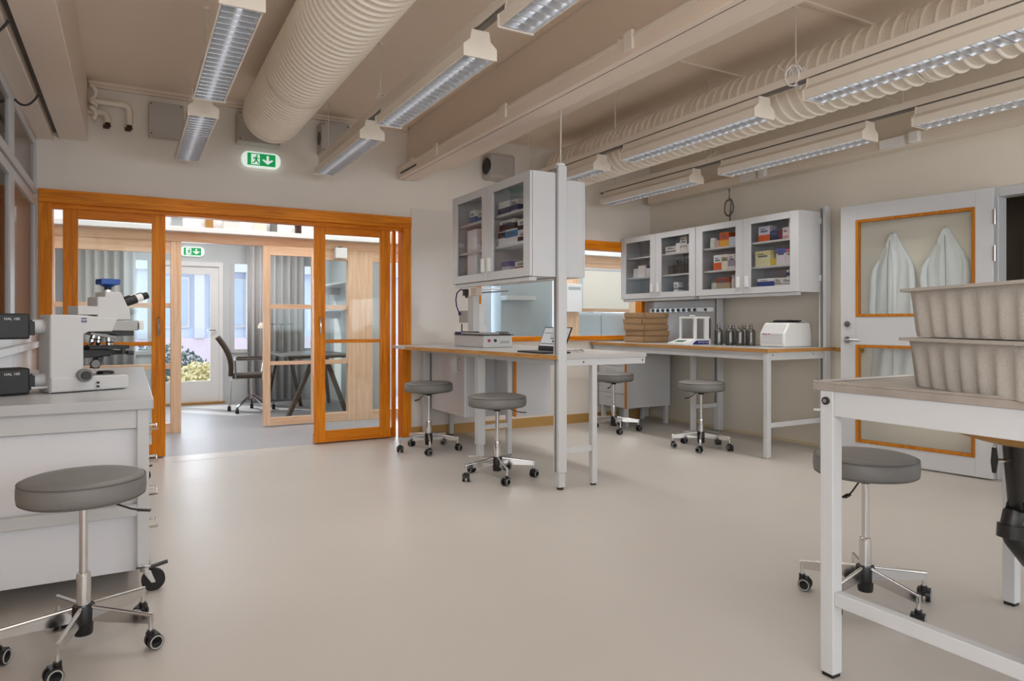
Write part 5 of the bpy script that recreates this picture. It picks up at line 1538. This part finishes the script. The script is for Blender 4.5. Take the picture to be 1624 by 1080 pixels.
MB().obox((-0.014, 0, 0.268), (0, 1, 0), (0.22, 0, 1), (-1, 0, 0.22), 0.255, 0.145, 0.002).build('screen_glass', 'black', mo, False)
lm = thing('desk_lamp', 'slim grey desk lamp with small shade', 'lamp', (1.74, 9.30, 0.7355))
MB().lathe([(0.075, 0), (0.075, 0.012), (0.01, 0.016)], n=24).build('lamp_base', 'mid_grey', lm)
MB().cyl((0, 0, 0.012), (0, 0, 0.37), 0.006, n=10).cyl((-0.26, -0.05, 0.37), (0.16, 0.03, 0.37), 0.006, n=10).build('lamp_arm', 'mid_grey', lm)
MB().lathe([(0.045, -0.045), (0.035, 0.0), (0.012, 0.03)], (-0.26, -0.05, 0.36), n=20).build('lamp_shade', 'blind', lm)

ch = thing('office_chair', 'brown grey swivel chair facing the office desk', 'chair', (1.36, 9.22, 0), R(-8))
MB().prism([(-0.23, 0.43), (0.26, 0.43), (0.27, 0.46), (0.24, 0.485), (-0.22, 0.475)], 'xz', -0.23, 0.23).build('seat', 'chair_fabric', ch, False, 0.02)
b = MB()
def bk(u, v):
    z = 0.46 + 0.50 * v
    return (-0.22 - 0.10 * v + 0.045 * math.sin(v * PI) - 0.06 * v * v, -0.22 + 0.44 * u, z)
bo = b.grid(bk, 10, 14).build('backrest', 'chair_fabric', ch, True, recalc=False, solid=0.05)
for s in (-1, 1):
    MB().tube([(-0.18, s * 0.25, 0.42), (-0.20, s * 0.26, 0.66), (0.14, s * 0.26, 0.665), (0.15, s * 0.26, 0.64), (0.12, s * 0.25, 0.42)], 0.009, 8).build('armrest_frame', 'chrome', ch)
    MB().box(-0.18, 0.13, s * 0.26 - 0.022, s * 0.26 + 0.022, 0.665, 0.685).build('armrest_pad', 'desk_dark', ch, False, 0.008)
MB().cyl((0, 0, 0.16), (0, 0, 0.43), 0.022, n=14).build('column', 'chrome', ch)
MB().tube([(-0.2, 0.0, 0.42), (-0.24, 0.02, 0.40), (-0.25, 0.02, 0.10)], 0.006, 6).build('back_stem', 'chrome', ch)
for k in range(5):
    a = 2 * PI * k / 5 + 0.3
    l = MB().bar((0.02 * math.cos(a), 0.02 * math.sin(a), 0.20), (0.28 * math.cos(a), 0.28 * math.sin(a), 0.075), 0.02, 0.022).build('leg', 'chrome', ch, False)
    x, y = 0.28 * math.cos(a), 0.28 * math.sin(a)
    MB().cyl((x - 0.02, y, 0.03), (x + 0.02, y, 0.03), 0.030, n=16).cyl((x, y, 0.045), (x, y, 0.08), 0.008, n=8).build('castor', 'black', ch)
for z, lb in ((1.62, 'upper white shelf on the office side wall'), (1.28, 'lower white shelf on the office side wall')):
    s = thing('wall_shelf', lb, 'shelf', (2.5, 9.2, z), 0, 'white shelves on the office side wall')
    MB((2.5, 9.2, z)).box(2.34, 2.62, 8.3, 9.9, z, z + 0.03).build('shelf_board', 'white', s, False, 0.003)
    for y in (8.5, 9.7):
        MB((2.5, 9.2, z)).box(2.37, 2.62, y, y + 0.02, z - 0.10, z).build('shelf_bracket', 'white', s, False)
# white lamp on the partition
t = thing('corridor_lamp', 'small white cube lamp on the pine partition', 'lamp', (2.10, YP - 0.06, 1.87))
MB().box(-0.075, 0.055, -0.08, 0.02, -0.02, 0.10).build('lamp_cube', 'white_plastic', t, False, 0.008)
MB().box(-0.03, 0.01, -0.05, 0.06, 0.10, 0.12).build('lamp_bracket', 'mid_grey', t, False, 0.002)
# notice box on the second pillar
t = thing('notice_box', 'blank white box fixed to a pine pillar beyond the window', 'box', (5.28, YP - 0.05, 1.27))
MB().box(-0.12, 0.12, -0.07, 0.0, 0, 0.38).build('box_front', 'white_bright', t, False, 0.004)
MB().box(-0.10, 0.10, -0.072, -0.068, 0.30, 0.34).build('box_slot', 'grey_panel', t, False)
# roller blind behind the partition
t = thing('roller_blind', 'beige roller blind pulled down over the partition pane', 'blind', (5.85, YP - 0.075, 1.3))
MB().box(-0.40, 0.40, 0.0, 0.006, 0.02, 0.56).build('blind_cloth', 'blind', t, False)
MB().cyl((-0.41, 0.02, 0.56), (0.41, 0.02, 0.56), 0.025, n=14).build('blind_roller', 'white', t)
# tall panels in the room right of the office
t = thing('tall_cabinet', 'tall pale blue cabinet in the room beyond the corridor', 'cabinet', (4.15, 8.5, 0))
MB().box(-0.50, 0.28, 0, 0.45, 0, 1.95).build('cabinet_body', 'frost', t, False, 0.004)
MB().box(-0.49, -0.115, -0.018, 0, 0.02, 1.93).build('cabinet_door', 'frost', t, False, 0.003)
MB().box(-0.105, 0.27, -0.018, 0, 0.02, 1.93).build('cabinet_door', 'frost', t, False, 0.003)
t = thing('tall_cabinet', 'tall grey cabinet with a white band beyond the corridor', 'cabinet', (4.92, 8.45, 0))
MB().box(-0.36, 0.50, 0, 0.45, 0, 2.0).build('cabinet_body', 'grey_panel', t, False, 0.004)
MB().box(-0.36, 0.12, -0.16, 0, 1.44, 1.50).build('white_band', 'white', t, False, 0.004)
t = thing('low_cabinet', 'low pale cabinet behind the pane under the beige blind', 'cabinet', (5.85, 7.95, 0))
MB().box(-0.42, 0.55, 0, 0.4, 0, 1.262).build('cabinet_body', 'frost', t, False, 0.004)
MB().box(-0.41, 0.06, -0.018, 0, 0.02, 1.24).build('cabinet_door', 'frost', t, False, 0.003)
MB().box(0.07, 0.54, -0.018, 0, 0.02, 1.24).build('cabinet_door', 'frost', t, False, 0.003)
# things on the white ledge over the partition
for i, (x, w, h, m, nm, lb) in enumerate(((0.42, 0.10, 0.09, 'grey_panel', 'small_carton', 'small grey carton on the ledge over the office opening'), (0.72, 0.07, 0.12, 'ochre', 'wooden_block', 'ochre block on the ledge over the office opening'),
        (0.93, 0.16, 0.10, 'white_plastic', 'white_carton', 'white carton on the ledge over the office opening'), (1.22, 0.12, 0.11, 'blind', 'beige_carton', 'beige carton on the ledge over the office opening'),
        (1.36, 0.06, 0.12, 'mid_grey', 'grey_canister', 'dark grey canister on the ledge over the office opening'), (1.62, 0.05, 0.10, 'brown', 'brown_block', 'brown block on the ledge over the office opening'))):
    t = thing(nm, lb, 'box', (x, YP - 0.10, 2.1005), 0, 'odds and ends on the white ledge')
    MB().box(-w / 2, w / 2, -0.05, 0.05, 0, h).build('body', m, t, False, 0.004)
    MB().box(-w / 2 - 0.003, w / 2 + 0.003, -0.053, 0.053, h * 0.8, h + 0.003).build('lid', m, t, False, 0.002)
cable('ledge_pipe', 'thin grey pipe lying along the white corridor ledge', [(1.80, YP - 0.10, 2.20), (1.83, YP - 0.10, 2.16), (1.90, YP - 0.10, 2.13), (2.30, YP - 0.10, 2.125)], 0.008, 'mid_grey', 'pipe')

# ================================================================ dim side room through the right doorway
t = thing('side_room_fill_light', 'added unseen fill light inside the room beyond the coat door', 'ceiling light', (6.6, 1.9, 2.595))  # added out of view, its glow lifts the otherwise black side room
MB().box(-0.5, 0.5, -0.08, 0.08, -0.06, 0).build('fill_light_body', 'cream_metal', t, False, 0.004)
MB().box(-0.48, 0.48, -0.07, 0.07, -0.066, -0.06).build('fill_light_panel', mat('fill_light_glow', (230, 225, 210), 0.5, emit=(255, 240, 215), estr=2.2), t, False)
t = thing('storage_shelf', 'tall ochre edged shelf unit in the dim side room', 'shelf', (7.2, 1.9, 0))
for z in (0.3, 0.8, 1.3, 1.8):
    MB().box(-0.2, 0.19, -0.9, 1.2, z, z + 0.03).build('shelf_board', 'dark_room', t, False)
for y in (-0.9, 0.3, 1.17):
    MB().box(-0.2, -0.15, y, y + 0.03, 0, 1.95).build('upright', 'ochre', t, False)
# ================================================================ outdoors
o = MB().box(-8, 16, 10.4, 26, -0.35, -0.30).build('ground', 'ground', None, False)
tag(o, 'pale paved ground outside the exterior door', None, None, 'structure')
O = (1.5, 18, -0.3)
h = thing('house', 'pale blue house with white pilasters across the yard', 'building', O)
MB(O).box(-6, 9, 18, 22, -0.3, 5.5).build('house_wall', 'facade', h, False)
MB(O).box(-6, 9, 17.9, 18, -0.3, 0.75).build('plinth', 'ground', h, False)
MB(O).box(-6, 9, 17.75, 18, 2.35, 2.65).build('cornice', 'white', h, False)
for x in (-3.0, 0.15, 1.35, 2.5, 4.4):
    MB(O).box(x, x + 0.22, 17.85, 18, 0.75, 2.35).build('pilaster', 'white', h, False)
for x in (-1.6, 0.45, 1.7, 3.0):
    wn = MB(O).box(x, x + 0.8, 17.93, 17.99, 1.0, 2.2).build('window', 'white', h, False)
    MB(O).box(x + 0.06, x + 0.74, 17.90, 17.935, 1.06, 2.14).build('pane', 'facade_pane', wn, False)
def bush(x, y, z, rx, rz_, n, m, label, seed):
    rnd = random.Random(seed)
    t = thing('garden_bush', label, 'bush', (x, y, -0.3), 0, 'bushes outside the exterior door')
    b = MB()
    for i in range(n):
        a, c = rnd.random() * 2 * PI, rnd.random() ** 0.5
        e = rnd.random()
        px, py, pz = rx * c * math.cos(a), rx * 0.6 * c * math.sin(a), 0.05 + rz_ * e * (1 - 0.5 * c * c) * 1.4
        d = Vector((rnd.gauss(0, 1), rnd.gauss(0, 1), rnd.gauss(0, 0.6) + 0.4)).normalized()
        s = d.orthogonal().normalized()
        L, Wd = 0.05 + 0.04 * rnd.random(), 0.018 + 0.012 * rnd.random()
        p = Vector((px, py, pz))
        b.add([p, p + d * L * 0.5 + s * Wd, p + d * L, p + d * L * 0.5 - s * Wd], [(0, 1, 2, 3)])
    f = b.build('foliage', m, t, False, recalc=False)
    f['kind'] = 'stuff'
    b = MB()
    for i in range(9):
        a = i * 0.7
        b.tube([(0, 0, 0), (0.3 * rx * math.cos(a), 0.2 * rx * math.sin(a), rz_ * 0.5), (0.7 * rx * math.cos(a), 0.4 * rx * math.sin(a), rz_ * 0.9)], [0.015, 0.01, 0.004], 5)
    b.build('stem', 'brown', t)
bush(0.35, 12.2, 0, 1.0, 0.75, 5200, 'leaf_dark', 'dark green bush outside the exterior door', 3)
bush(0.95, 11.5, 0, 0.55, 0.55, 3600, 'leaf_yellow', 'yellow green bush in front of the dark one', 5)
